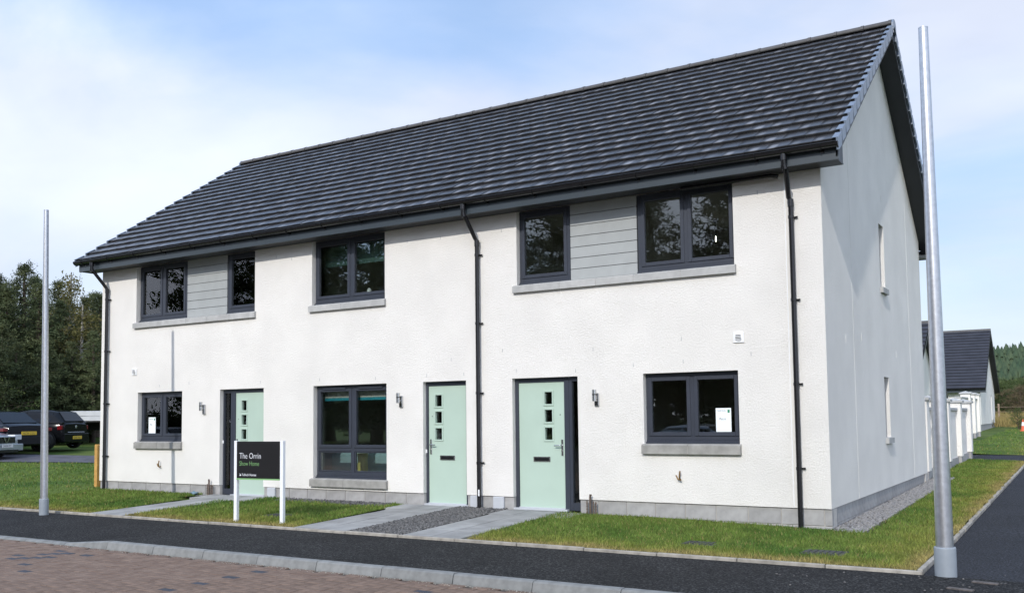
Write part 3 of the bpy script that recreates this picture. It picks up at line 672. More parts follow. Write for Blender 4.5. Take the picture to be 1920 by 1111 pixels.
# downpipes
for px in (-.385, -5.43, -14.97):
    b = MB(); off = .02 if px > -1 else -.02
    b.tube([(px+off, gy, gz-.05), (px+off, gy, gz-.20), (px+off+.02, gy+.02, gz-.235), (px-.02, -.085, 4.13), (px, -.066, 4.08), (px, -.066, -.6)], .034, 12)
    b.tube([(px+off, gy, gz-.03), (px+off, gy, gz-.13)], .043, 12); b.tube([(px, -.066, 4.1), (px, -.066, 4.0)], .041, 12); b.tube([(px+off, gy, gz-.19), (px+off+.01, gy+.01, gz-.25)], .041, 12)
    dp = hb(b, 'downpipe', m_black)
    for zc in (3.86, 2.75, 1.63, .52):
        c = MB(); c.tube([(px, -.066, zc-.02), (px, -.066, zc+.02)], .040, 12); c.box(px-.03, px+.06, -.03, .0, zc-.010, zc+.010); c.tube([(px+.078, -.03, zc), (px+.055, -.03, zc)], .013, 8)
        c.build('pipe_clip', m_black, dp)
b = MB(); b.tube([(-1.9, -.13, 4.44), (-.62, -.13, 4.44), (-.53, -.10, 4.42)], .03, 10); hb(b, 'soffit_pipe', m_black)

# windows
def window(o, lights, bays=None, yf=.10, transom=None, head=HD, sub=True, hinge=None):
    x0, x1, z0, z1 = o; x0 -= .02; x1 += .02; z1 = min(z1, 4.495)
    fz = z0+.055 if sub else z0; fr = .062
    b = MB(); xs_ = list(np.linspace(x0, x1, lights+1)); yb = yf+.07
    b.box(x0, x0+fr, yf, yb, fz, z1, .004); b.box(x1-fr, x1, yf, yb, fz, z1, .004); b.box(x0+fr, x1-fr, yf, yb, z1-fr, z1, .004); b.box(x0+fr, x1-fr, yf, yb, fz, fz+fr, .004)
    for xm in xs_[1:-1]: b.box(xm-.034, xm+.034, yf, yb, fz+fr, z1-fr, .004)
    if transom: 
        for a, c in zip(xs_, xs_[1:]): b.box(a+(fr if a == x0 else .034), c-(fr if c == x1 else .034), yf, yb, transom-.034, transom+.034, .004)
    if sub: b.box(x0-.005, x1+.005, yf-.045, yb, z0+.0, z0+.028, .004); b.box(x0, x1, yf-.015, yb, z0+.028, z0+.055, .003)
    w = hb(b, 'window', m_anth)
    zr = [(fz+fr, z1-fr)] if not transom else [(fz+fr, transom-.034), (transom+.034, z1-fr)]
    for i in range(lights):
        a = xs_[i]+(fr if i == 0 else .034); c = xs_[i+1]-(fr if i == lights-1 else .034)
        for q0, q1 in zr:
            s = MB(); sr = .055; y0 = yf-.014
            fixed = transom and q1 < transom+.01
            if fixed: sr = .022; y0 = yf+.012
            aa, cc, p0, p1 = a-.006, c+.006, q0-.006, q1+.006
            if fixed: aa, cc, p0, p1 = a+.002, c-.002, q0+.002, q1-.002
            s.box(aa, aa+sr, y0, yf+.05, p0, p1, .005); s.box(cc-sr, cc, y0, yf+.05, p0, p1, .005); s.box(aa+sr, cc-sr, y0, yf+.05, p0, p0+sr, .005); s.box(aa+sr, cc-sr, y0, yf+.05, p1-sr, p1, .005)
            so = s.build('sash', m_anth, w)
            g = MB(); g.box(aa+sr-.004, cc-sr+.004, yf+.020, yf+.026, p0+sr-.004, p1-sr+.004); g.build('pane', g_win, w)
            if not fixed and transom is not None:
                v = MB(); v.box(aa+.12, cc-.12, y0-.02, y0, p1-.02, p1+.012, .004); v.build('trickle_vent', m_anth, w)
    return w
window(W_lowR, 2); window(W_lowL, 2); window(W_lowM, 2, transom=.705)
window(U_M, 2)
window((-4.72, -3.83, 3.31, ZT), 1); window((-2.66, -1.20, 3.31, ZT), 2)
window((-14.07, -12.61, 3.31, ZT), 2); window((-11.39, -10.56, 3.31, ZT), 1)
# cladding boards between the paired upper windows
for xa, xb in ((-3.80, -2.69), (-12.58, -11.42)):
    for k in range(7):
        z0 = 3.325+.168*k; b = MB(); b.box(xa, xb, .085, .11, z0+.003, min(z0+.163, 4.494), .002); hb(b, 'cladding_board', m_clad)
    b = MB(); b.box(xa-.01, xb+.01, .11, .125, 3.31, 4.495); hb(b, 'cladding_backing', m_dark)
# sills
def sill(x0, x1, joints, z0, z1, mat, proj=.055):
    js = [x0]+joints+[x1]
    for p, q in zip(js, js[1:]):
        b = MB(); b.prism([(-proj, z0), (.10, z0), (.10, z1+.004), (-.01, z1), (-proj, z1-.022)], 'x', p+.003, q-.003); hb(b, 'window_sill', mat)
    b = MB(); b.box(x0+.01, x1-.01, -proj+.006, .09, z0+.006, z1-.03); hb(b, 'sill_mortar', m_mortar)
sill(-4.78, -1.17, [-3.93, -3.31, -2.70, -1.97], 3.19, 3.31, m_sill)
sill(-14.12, -10.52, [-13.2, -12.45, -11.85, -11.2], 3.19, 3.31, m_sill)
sill(-9.14, -7.36, [-8.35], 3.19, 3.31, m_sill)
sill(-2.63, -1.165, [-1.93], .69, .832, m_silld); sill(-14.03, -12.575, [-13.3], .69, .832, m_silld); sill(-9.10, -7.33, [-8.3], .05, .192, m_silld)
for (y0, y1, z0, z1) in GW:
    b = MB(); b.prism([(.05, z0-.10), (-.10, z0-.10), (-.10, z0+.004), (.05, z0-.01)], 'y', y0-.03, y1+.05)
    hb(b, 'window_sill', m_sill)
    b = MB(); b.box(-.13, -.09, y0-.01, y0+.05, z0, z1); b.box(-.13, -.09, y1-.05, y1+.01, z0, z1); b.box(-.13, -.09, y0+.05, y1-.05, z0, z0+.06); b.box(-.13, -.09, y0+.05, y1-.05, z1-.06, z1)
    w = hb(b, 'window', m_anth); g = MB(); g.box(-.115, -.11, y0+.045, y1-.045, z0+.055, z1-.055); g.build('pane', g_win, w)
# doors
def door(x0, x1, hinge_left, lites_x, frame0, frame1):
    yf = .10; zb, zt = -.155, 1.775
    b = MB()
    b.box(frame0, x0, yf-.015, yf+.07, -.185, HD, .004); b.box(x1, frame1, yf-.015, yf+.07, -.185, HD, .004); b.box(x0, x1, yf-.015, yf+.07, zt, HD, .004)
    hb(b, 'door_frame', m_anth)
    b = MB(); b.box(frame0+.02, frame1-.02, .012, yf+.07, -.20, -.168, .004); b.box(x0, x1, yf-.03, yf+.05, -.168, zb, .003); hb(b, 'threshold', m_box)
    cut = [(lites_x-.065, lites_x+.065, z, z+.185) for z in (.885, 1.160, 1.435)]
    b = MB(); grid_wall(b, cut, x0+.004, x1-.004, zb, zt-.003, lambda u, d, z: (u, yf+d, z), .045)
    dr = hb(b, 'door', m_door)
    for (a, c, z0, z1) in cut:
        s = MB(); t = .028
        s.box(a-t, a, yf-.012, yf+.004, z0-t, z1+t, .004); s.box(c, c+t, yf-.012, yf+.004, z0-t, z1+t, .004); s.box(a, c, yf-.012, yf+.004, z1, z1+t, .004); s.box(a, c, yf-.012, yf+.004, z0-t, z0, .004)
        s.build('glazing_surround', m_door, dr); g = MB(); g.box(a, c, yf+.03, yf+.034, z0, z1); g.build('pane', g_win, dr)
    hx = x0+.045 if hinge_left else x1-.045; sg = 1 if hinge_left else -1
    h = MB(); h.box(hx-.017, hx+.017, yf-.012, yf+.0, .64, .89, .005); h.tube([(hx, yf-.01, .80), (hx, yf-.055, .80), (hx+sg*.02, yf-.06, .80), (hx+sg*.115, yf-.055, .795)], .010, 8); h.tube([(hx, yf-.018, .715), (hx, yf, .715)], .012, 8); h.build('door_handle', m_chrome, dr)
    lx = (x0+x1)/2; lb = MB(); lb.box(lx-.15, lx+.15, yf-.012, yf+.0, .545, .625, .005); lo = lb.build('letterbox', m_chrome, dr)
    lb = MB(); lb.box(lx-.125, lx+.125, yf-.016, yf-.010, .562, .608, .003); lb.build('letter_flap', m_black, dr)
    p = MB(); p.tube([(hx+sg*.03, yf-.006, 1.27), (hx+sg*.03, yf, 1.27)], .008, 8); p.build('spyhole', m_chrome, dr)
door(-4.77, -3.955, False, -4.235, -4.86, -3.87)
door(-6.535, -5.775, True, -6.33, -6.60, -5.69)
door(-11.16, -10.37, True, -10.93, -11.24, -10.29)
def sidelight(x0, x1):
    yf = .10; b = MB(); t = .05
    b.box(x0, x0+t, yf-.015, yf+.07, -.185, HD, .004); b.box(x1-t, x1, yf-.015, yf+.07, -.185, HD, .004); b.box(x0+t, x1-t, yf-.015, yf+.07, HD-.07, HD, .004); b.box(x0+t, x1-t, yf-.015, yf+.07, -.185, -.07, .004)
    w = hb(b, 'side_light', m_anth); g = MB(); g.box(x0+t-.004, x1-t+.004, yf+.02, yf+.026, -.075, HD-.065); g.build('pane', g_win, w)
sidelight(-3.868, -3.645); sidelight(-11.525, -11.242)
b = MB(); b.box(-6.585, -6.56, .07, .085, .66, .72, .004); hb(b, 'bell_push', m_white)
b = MB(); b.box(-11.50, -11.475, .07, .085, .80, .86, .004); hb(b, 'bell_push', m_white)
# vents, weep vents, taps, plinth fittings
for x, z in ((-1.166, 2.295), (-14.09, 2.285)):
    b = MB(); b.box(x-.075, x+.075, -.018, 0, z-.075, z+.075, .005); v = hb(b, 'extract_vent', m_white)
    c = MB(); c.tube([(x, -.03, z), (x, -.0, z)], .052, 16); c.build('vent_ring', m_white, v)
    c = MB()
    for k in range(4): c.box(x-.04+.004*abs(k-1.5), x+.04, -.034, -.030, z-.035+.02*k, z-.027+.02*k)
    c.build('vent_slat', m_dark, v)
for x, z in [(-2.75, 1.98), (-1.98, 2.0), (-1.0, 2.06), (-3.4, 2.24), (-4.75, 1.97), (-3.7, 1.93), (-6.5, 1.95), (-5.75, 1.95), (-7.6, 1.94), (-8.9, 1.96), (-10.4, 1.96), (-12.4, 2.0), (-13.3, 1.97), (-.85, 4.27), (-6.2, 4.24), (-5.0, 4.22), (-6.9, 4.25), (-10.0, 4.3), (-9.6, 4.22), (-5.0, 2.3), (-6.0, 2.2), (-2.0, 2.32)]:
    b = MB(); b.box(x-.0025, x+.0025, -.002, .004, z-.03, z+.025); hb(b, 'weep_vent', m_sleeve)
for y, z in [(4.35, 4.93), (5.28, 2.3), (1.2, 2.3), (2.3, 2.4)]:
    b = MB(); b.box(-.002, .004, y-.006, y+.006, z-.07, z+.05); hb(b, 'weep_vent', m_render)
for x, z in ((-2.06, .385), (-13.23, .38)):
    b = MB(); b.tube([(x, .0, z-.05), (x, -.05, z-.05), (x+.005, -.055, z), (x+.012, -.05, z+.07)], .011, 8); b.tube([(x-.05, -.045, z+.01), (x-.02, -.05, z-.045), (x+.03, -.05, z-.06)], .010, 8); hb(b, 'tap_pipe', m_copper)
b = MB(); b.box(-5.475+.05, -5.475+.075, -.104, -.098, .0, .10); hb(b, 'pipe_tag', m_white)
def lamp(x, z, label):
    t = thing('wall_lamp', label, 'lamp', (x, 0, z), 0, 'steel wall lamps beside the doors')
    b = MB(); b.box(-.035, .035, -.035, 0, -.13, .06, .006); b.build('back_plate', m_chrome, t)
    b = MB(); b.tube([(0, -.03, -.02), (0, -.075, -.02)], .014, 8); b.build('bracket', m_chrome, t)
    b = MB(); b.tube([(0, -.10, -.06), (0, -.10, .11)], .032, 14); b.build('cylinder_shade', m_chrome, t)
    b = MB(); b.tube([(0, -.10, .03), (0, -.10, .045)], .0335, 14); b.build('collar_ring', m_black, t)
lamp(-3.345, 1.52, 'steel up-down wall lamp right of the right-hand mint door')
lamp(-7.03, 1.56, 'steel up-down wall lamp left of the middle mint door')
lamp(-11.93, 1.50, 'steel up-down wall lamp left of the door behind the sign')
def meter(x, label):
    t = thing('meter_box', label, 'meter box', (x, .022, -.27), 0, 'grey boxes on the plinth')
    b = MB(); b.box(-.10, .10, -.045, 0, .05, .262, .008); b.build('cover', m_box, t)
    b = MB(); b.box(-.04, .04, -.04, 0, -.08, .05, .005); b.build('duct', m_white, t)
meter(-5.535, 'grey plastic box on the plinth left of the middle downpipe'); meter(-5.10, 'grey plastic box on the plinth right of the middle downpipe'); meter(-10.09, 'grey plastic box on the plinth behind the white sign post')
def stub(x, label):
    t = thing('pipe_stub', label, 'pipe', (x, -.06, Tz(x, -.06)))
    b = MB(); b.tube([(0, 0, -.1), (0, 0, .26), (.008, -.01, .285), (.02, -.015, .28)], .017, 8); b.build('bent_pipe', m_rust, t)
    for dx, h in ((-.06, .20), (.045, .19), (.085, .185)):
        b = MB(); b.tube([(dx, .01, -.1), (dx, .01, h)], .010, 6)
        for k in range(4): b.tube([(dx, .01, .02+.045*k), (dx, .01, .032+.045*k)], .015, 6)
        b.build('threaded_rod', m_rust, t)
stub(-3.46, 'rusty pipe stubs against the plinth right of the right-hand door'); stub(-11.72, 'rusty pipe stubs against the plinth left of the sign')

# rooms behind the glass
b = MB()
b.box(-LH+.3, -.3, .31, 4.3, -.25, -.16); hb(b, 'ground_floor', m_innerd)
b = MB(); b.box(-LH+.3, -.3, .31, 4.3, 2.28, 2.62); hb(b, 'upper_floor', m_inner)
b = MB(); b.box(-LH+.05, -.05, .31, 4.3, 4.53, 4.56); hb(b, 'upper_ceiling', m_inner)
b = MB(); b.box(-LH+.3, -9.75, 4.3, 4.4, -.25, 4.56); b.box(-5.15, -.3, 4.3, 4.4, -.25, 4.56); b.box(-9.75, -5.15, 4.3, 4.4, 2.3, 4.56)
for x in (-.4, -5.2, -9.85, -LH+.35): b.box(x-.05, x+.05, .31, 4.3, -.16, 2.28); b.box(x-.05, x+.05, .31, 4.3, 2.62, 4.53)
for x in (-3.3, -7.15, -12.1): b.box(x-.05, x+.05, 1.2, 4.3, -.16, 2.28)
for x in (-3.2, -7.1, -12.0): b.box(x-.05, x+.05, .31, 4.3, 2.62, 4.53)
hb(b, 'partition', m_inner)
b = MB(); b.box(-9.75, -5.15, 4.3, 4.4, -.25, 2.3); hb(b, 'feature_wall', m_paper_wall)
# inner lining of outer walls so no daylight leaks in
b = MB(); grid_wall(b, [(o[0]-.03, o[1]+.03, o[2]-.03, o[3]+.03) for o in ops], -LH+.3, -.3, -.25, 4.6, lambda u, d, z: (u, .305, z), .0); hb(b, 'wall_lining', m_inner)
t = thing('sofa', 'pale blue sofa seen through the tall show home window', 'sofa', (-8.35, .95, -.16))
b = MB(); b.box(-.95, .95, -.25, -.02, .1, .80, .06); b.build('backrest', m_sofa, t)
b = MB(); b.box(-.75, .75, -.02, .65, .12, .42, .05); b.build('seat', m_sofa, t)
for sx in (-1, 1): b = MB(); b.box(sx*.86-.12, sx*.86+.12, -.02, .68, .1, .60, .05); b.build('armrest', m_sofa, t)
for sx in (-.85, .85):
    for sy in (-.18, .6): b = MB(); b.tube([(sx, sy, 0), (sx, sy, .11)], .025, 8); b.build('foot', m_oldwood, t)
b = MB(); rad = [.075, .10, .10, .095, .09, .095, .088, .10]; b.tube([(-8.32, .50, -.16+.112*k) for k in range(8)], rad, 16); b.build('vase', m_yellow, label='yellow floor vase behind the glass of the tall show home window', cat='vase')
for (x0, x1, z0, z1, mt, nm, lb) in ((-9.0, -7.4, 1.575, 1.74, m_blind, 'roller_blind', 'turquoise rolled blind at the top of the tall show home window'), (-9.0, -7.42, 4.02, 4.42, m_blindg, 'roller_blind', 'dark green blind at the top of the middle upper window')):
    t = thing(nm, lb, 'blind', ((x0+x1)/2, .26, z1)); w = (x1-x0)/2
    b = MB(); b.tube([(-w, 0, .03), (w, 0, .03)], .03, 10); b.build('roller', m_white, t); b = MB(); b.box(-w+.02, w-.02, -.035, -.031, z0-z1+(.05 if mt is m_blind else 0), .03); b.build('fabric', m_inner if mt is m_blind else mt, t)
    if mt is m_blind: b = MB(); b.box(-w+.02, w-.02, -.038, -.028, z0-z1, z0-z1+.05); b.build('hem', mt, t)
b = MB(); b.tube([(-7.93, .23, 3.37), (-7.93, .23, 3.47), (-7.93, .23, 3.53), (-7.93, .23, 3.56)], [.05, .055, .04, .02], 12); b.build('bottle', m_white, label='small white bottle on the inside sill of the middle upper window', cat='bottle')
m_bulb = M('lit_bulb', (1.0, .93, .8), .5, .01, 3, emit=9)
t = thing('pendant_lamp', 'small lit bulb hanging inside the right upper window', 'lamp', (-2.35, 2.6, 4.53))
b = MB(); b.tube([(0, 0, 0), (0, 0, -.05)], .04, 10); b.tube([(0, 0, -.05), (0, 0, -.28)], .004, 6); b.build('cord', m_sleeve, t)
b = MB(); b.tube([(0, 0, -.28), (0, 0, -.31), (0, 0, -.35), (0, 0, -.375)], [.005, .009, .009, .004], 10); b.build('bulb', m_bulb, t)
def notice(x, z, w, h, label, txt):
    t = thing('window_notice', label, 'notice', (x, .114, z))
    b = MB(); b.box(-w/2, w/2, -.0015, .0, 0, h); b.build('sheet', m_paper, t)
    link('printed_text', text_mesh(txt, .045, .85, .0003), t, (-.06, -.0022, h*.5), (R(90), 0, 0)).data.materials.append(m_ink)
    link('heading_text', text_mesh('Tulloch Homes', .022, .9, .0003), t, (-w/2+.02, -.0022, h*.87), (R(90), 0, 0)).data.materials.append(m_ink)
    b = MB(); b.box(w/2-.05, w/2-.02, -.0024, -.0016, h*.8, h*.93); b.build('emblem', m_inkg, t)
notice(-1.45, 1.00, .22, .33, 'white Plot 6 notice in the corner of the right ground floor window', 'Plot 6')
notice(-13.66, 1.00, .22, .33, 'white notice in the left ground floor window', 'Plot')

# ------------------------------------------------------------------ columns, sign, small ground things
def column(x, y, h, label, k=1.0, kt=1.0, tilt=0.0):
    t = thing('lamp_column', label, 'lamp column', (x, y, PZ), 0, 'bare metal lighting columns'); t.rotation_euler = (0, tilt, 0)
    b = MB(); b.tube([(0, 0, -.05), (0, 0, h*.5), (0, 0, h)], [.082*k, .0635*(k+kt)/2, .045*kt], 32); b.build('shaft', m_steel, t)
    b = MB(); b.tube([(0, 0, h-.002), (0, 0, h+.006)], .046*kt, 24); b.build('end_cap', m_steel, t)
    b = MB(); b.tube([(0, 0, -.03), (0, 0, .26), (0, 0, .272), (0, 0, .274)], [.099*k, .099*k, .096*k, .083*k], 32); b.build('sleeve', m_sleeve, t)
column(1.66, -2.70, 5.36, 'near tapered grey metal column at the corner of the side path')
column(-12.38, -3.02, 5.27, 'far grey metal column standing left of the white house', .77, .86, R(-1.3))
m_signblk = M('sign_black', (0.013, 0.013, 0.014), 0.35, 0.05, 5); m_signgrn = M('sign_green', (0.20, 0.40, 0.16), 0.5, 0.03, 5); m_signw = M('sign_white', (0.78, 0.80, 0.83), 0.4, 0.03, 5)
sgn = thing('house_sign', 'black show home sign between two white posts on the lawn', 'sign', (-8.26, -2.50, Tz(-8, -2.5)), math.atan2(.09, .885))
SW = .885
for x in (0, SW): b = MB(); b.box(x-.029, x+.029, -.029, .029, -.25, 1.225, .003); b.build('post', m_signw, sgn)
b = MB(); b.box(.029, SW-.029, -.036, -.006, .66, 1.215, .003); bd = b.build('board', m_signblk, sgn)
b = MB(); b.box(.029, SW-.029, -.037, -.006, .638, .658); b.build('green_strip', m_signgrn, sgn)
def sgt(txt, size, xs_, x, z, mt):
    o = link('lettering', text_mesh(txt, size, xs_, .0008, .012 if size > .1 else 0), bd, (x, -.0375, z), (R(90), 0, 0)); o.data.materials.append(mt)
sgt('The Orrin', .126, .80, .085, .955, m_signw); sgt('Show Home', .101, .76, .085, .848, m_signgrn); sgt('Tulloch Homes', .052, .86, .135, .695, m_signw)
b = MB(); b.add([(.085, -.0385, .70), (.105, -.0385, .712), (.125, -.0385, .728), (.118, -.0385, .712), (.128, -.0385, .699), (.105, -.0385, .695)], [(0, 5, 4, 3, 2, 1)]); b.add([(.087, -.0385, .722), (.103, -.0385, .735), (.103, -.0385, .722)], [(0, 2, 1)]); b.build('logo', m_signw, bd)
t = thing('timber_post', 'fresh yellow timber post behind the left corner of the house', 'post', (-15.72, .30, Tz(-15.7, .3)))
b = MB(); b.box(-.05, .05, -.05, .05, -.3, .90, .006); b.build('upright', m_timber, t); b = MB(); b.prism([(-.05, .90), (.05, .90), (.035, .925), (-.035, .925)], 'y', -.045, .045); b.build('weathered_top', m_timber, t)
def cover(x, y, w, d, label):
    t = thing('inspection_cover', label, 'drain cover', (x, y, Tz(x, y)), 0, 'inspection covers sunk in the lawn')
    b = MB(); b.box(-w/2, w/2, -d/2, d/2, -.05, .004, .003); b.build('lid', m_cover, t)
    for k in range(6): b = MB(); b.box(-w/2+.03+k*(w-.06)/6, -w/2+.03+(k+.6)*(w-.06)/6, -d/2+.04, d/2-.04, .004, .010); b.build('tread_bar', m_cover, t)
    b = MB(); b.box(-w/2-.03, w/2+.03, -d/2-.03, d/2+.03, -.06, -.006, .003); b.build('frame', m_cover, t)
cover(-1.10, -1.85, .40, .32, 'dark inspection cover in the lawn below the right ground floor window'); cover(.34, -1.90, .46, .36, 'dark inspection cover in the lawn in front of the house corner'); cover(-8.10, -1.75, .45, .32, 'dark inspection cover in the lawn behind the sign posts')
m_scrap = M('grey_scrap_board', (.085, .075, .07), .9, .3, 25)
for x, y, rz, lb in ((1.86, -3.42, -.25, 'flat worn board in the tarmac nearest the bottom right corner'), (2.02, -2.98, -.2, 'flat worn board in the tarmac just right of the near column')):
    b = MB(); b.box(-.11, .11, -.035, .035, -.01, .012, .004); o = b.build('wood_offcut', m_scrap, label=lb, cat='board'); o.location = (x, y, PZ); o.rotation_euler = (0, 0, rz)
def debris(name, n, area, size, mat, label):
    V = []; Fq = []; o = 0
    ico = bmesh.new(); bmesh.ops.create_icosphere(ico, subdivisions=1, radius=1); iv = np.array([v.co[:] for v in ico.verts]); ico.verts.index_update(); fi = np.array([[v.index for v in f.verts] for f in ico.faces]); ico.free()
    for k in range(n):
        a, c, z = area(k); s = size*rng.uniform(.4, 1.5); p = iv*s*np.array([rng.uniform(.7, 1.3), rng.uniform(.6, 1), .55])*(1+rng.normal(0, .12, iv.shape)); p += (a, c, z+s*.3); V.append(p); Fq.append(fi+o); o += len(iv)
    link(name, np_mesh(name, np.concatenate(V), np.concatenate(Fq), mat), label=label, cat='debris', kind='stuff')
debris('loose_stones', 70, lambda k: (rng.uniform(.2, 3.2), rng.normal(-3.1, .45), PZ) if k < 90 else (rng.uniform(-9, 2), rng.uniform(-4.7, -2.9), PZ)  , .010, m_stone, 'small loose stones scattered on the tarmac footway')
debris('kerb_grit', 800, lambda k: (rng.uniform(-9, 3), KY-.14-abs(rng.normal(0, .05)), RZ), .006, m_edge, 'pale grit lying along the foot of the kerb')
b = MB(); me = bmesh.new(); bmesh.ops.create_icosphere(me, subdivisions=3, radius=.055)
for v in me.verts: v.co = Vector((v.co.x*1.5, v.co.y, v.co.z*.7))*(1+.3*math.sin(v.co.x*70+v.co.y*50)*math.cos(v.co.z*60+v.co.y*30))
mm = bpy.data.meshes.new('plastic_bag'); me.to_mesh(mm); me.free(); mm.materials.append(M('blue_film', (.12, .19, .24), .5, .2, 12))
link('plastic_bag', mm, None, (-11.98, -.18, Tz(-12, -.2)+.03), label='crumpled blue plastic at the plinth beside rusty pipe stubs', cat='litter')

# ------------------------------------------------------------------ garden walls and neighbouring houses
def garden_wall(label, x, pillars, zt, y_first, name='garden_wall'):
    t = thing(name, label, 'wall', (x, pillars[0], Tz(x, pillars[0])-.05)); z0 = t.location.z
    def P(b, n, mt): o = b.build(n, mt, t); o.location = (-x, -pillars[0], -z0); return o
    ends = [y_first]+pillars
    for a, c in zip(ends, ends[1:]):
        ya = a+(.36 if a != y_first else 0); g = Tz(x, (ya+c)/2); zb = g+.16
        b = MB(); b.box(x-.32, x-.12, ya, c, zb, zt-.22); P(b, 'panel', m_render)
        b = MB(); b.box(x-.34, x-.09, ya-.0, c, g-.5, zb); P(b, 'panel_plinth', m_block)
        b = MB(); b.box(x-.36, x-.07, ya+.003, c-.003, zt-.22, zt-.14, .01); P(b, 'panel_coping', m_sill)
    for y in pillars:
        g = Tz(x, y); zb = g+.17
        b = MB(); b.box(x-.38, x, y, y+.36, zb, zt); P(b, 'pillar', m_render)
        b = MB(); b.box(x-.36, x-.02, y+.02, y+.34, g-.5, zb); P(b, 'pillar_base', m_block)
        b = MB(); c0, c1 = x-.43, x+.05; d0, d1 = y-.05, y+.41
        b.add([(c0, d0, zt), (c1, d0, zt), (c1, d1, zt), (c0, d1, zt), (c0, d0, zt+.05), (c1, d0, zt+.05), (c1, d1, zt+.05), (c0, d1, zt+.05), ((c0+c1)/2, (d0+d1)/2, zt+.13)], [(3, 2, 1, 0), (0, 1, 5, 4), (1, 2, 6, 5), (2, 3, 7, 6), (3, 0, 4, 7), (4, 5, 8), (5, 6, 8), (6, 7, 8), (7, 4, 8)]); P(b, 'pillar_cap', m_sill)
garden_wall('white garden wall with capped pillars running back from the gable', 0.0, [8.75, 10.2, 12.35, 14.85, 17.25], 1.50, 8.52)
garden_wall('far white garden wall with capped pillars before the second house', -1.35, [31.4, 33.2, 35.2], 2.02, 29.0)
m_tile2 = M('far_roof_tile', (0.030, 0.030, 0.037), 0.55, 0.15, 2, bump=.1, spec=.4)
def far_house(label, x0, x1, y0, y1, zb, ze, zr, ov=.3, rows=20, front=()):
    t = thing('detached_house', label, 'house', (x1, y0, zb)); 
    def P(b, n, mt, par=None, **k):
        o = b.build(n, mt, par or t, **k)
        if par is None: o.location = (-x1, -y0, -zb)
        return o
    ym = (y0+y1)/2; ey = y0-.35; sl = (zr-ze)/(ym-ey); L_ = math.hypot(ym-ey, zr-ze); an = math.atan2(zr-ze, ym-ey)
    zu = lambda y: ze+(y-ey)*sl-.10
    b = MB(); grid_wall(b, list(front), x0, x1, zb+.35, zu(y0), lambda u, d, z: (u, y0+d, z), .12); P(b, 'front_wall', m_render)
    for o in front:
        b = MB(); b.box(o[0], o[1], y0+.10, y0+.14, o[2], o[3]); w = P(b, 'window', m_anth)
        b = MB(); b.box(o[0]+.08, o[1]-.08, y0+.09, y0+.095, o[2]+.08, o[3]-.08); b.build('pane', g_car, w)
    go = (y1-2.4, y1-1.9, zb+.55, zb+2.0)
    for xx, s in ((x1, 1), (x0, -1)):
        b = MB(); grid_wall(b, [go] if s == 1 else [], y0, y1, zb+.35, zu(y0), lambda u, d, z: (xx-d*s, u, z), .12)
        b.add([(xx, y0, zu(y0)), (xx, y1, zu(y0)), (xx, ym, zu(ym))], [(0, 1, 2)]); P(b, 'gable_wall', m_render)
    b = MB(); b.box(x1-.16, x1-.11, go[0], go[1], go[2], go[3]); P(b, 'window', m_anth)
    b = MB(); b.box(x1-.05, x1+.06, go[0]-.05, go[1]+.05, go[2]-.1, go[2]); P(b, 'window_sill', m_sill)
    b = MB(); b.quad((x0, y1, zb), (x1, y1, zb), (x1, y1, zu(y0)), (x0, y1, zu(y0))); P(b, 'rear_wall', m_render)
    b = MB(); b.box(x0+.03, x1-.03, y0+.03, y1-.03, zb-.5, zb+.35); P(b, 'plinth', m_block)
    for side in (0, 1):
        f = lambda y: y if side == 0 else 2*ym-y
        b = MB(); P_ = [(x, f(y), ze+(y-ey)*sl+h) for h in (-.12, -.02) for x in (x0-ov, x1+ov) for y in (ey, ym)]
        b.add(P_, [(0, 1, 3, 2), (4, 6, 7, 5), (0, 4, 5, 1), (2, 3, 7, 6), (0, 2, 6, 4), (1, 5, 7, 3)]); ro = P(b, 'roof', m_soffit)
        g = L_/rows
        for r in range(rows):
            c = MB(); s0 = g*r; s1 = s0+g*1.12
            def pt(s, h): y = ey+s*math.cos(an)-h*math.sin(an); return f(y), ze+s*math.sin(an)+h*math.cos(an)
            q = [pt(s0, .045), pt(min(s1, L_), .012), pt(min(s1, L_), -.01), pt(s0, .0)]
            c.prism(q, 'x', x0-ov, x1+ov); c.build('tile_course', m_tile2, ro)
    b = MB(); b.prism([(ym-.14, zr-.06), (ym-.08, zr+.05), (ym+.08, zr+.05), (ym+.14, zr-.06)], 'x', x0-ov, x1+ov); P(b, 'ridge', m_ridge)
    b = MB(); b.box(x0-ov, x1+ov, ey-.01, ey+.015, ze-.22, ze-.03); b.box(x0-ov, x1+ov, ey+.015, y0, ze-.22, ze-.20); P(b, 'fascia', m_fascia)
    b = halfround(.06, ze-.02, ey-.075, x0-ov, x1+ov); P(b, 'gutter', m_black)
    # closed dark box ends at the verge
    for xx in (x1+ov-.02, x0-ov):
        for side in (0, 1):
            f = lambda y: y if side == 0 else 2*ym-y
            b = MB(); b.prism([(f(ey), ze-.22), (f(ey), ze-.0), (f(ym), zr-.0), (f(ym), zr-.24)], 'x', xx, xx+.02); P(b, 'bargeboard', m_soffit)
far_house('white single storey house with a steep dark roof beyond the far garden wall', -10.5, -2.0, 43.2, 52.0, .24, 2.52, 5.98, rows=20, front=[(-6.6, -4.9, 1.1, 2.3)])
far_house('white house with dark roof half hidden behind the gable end and near column', -11.0, -1.95, 18.6, 26.3, -.1, 1.75, 4.36, rows=17)

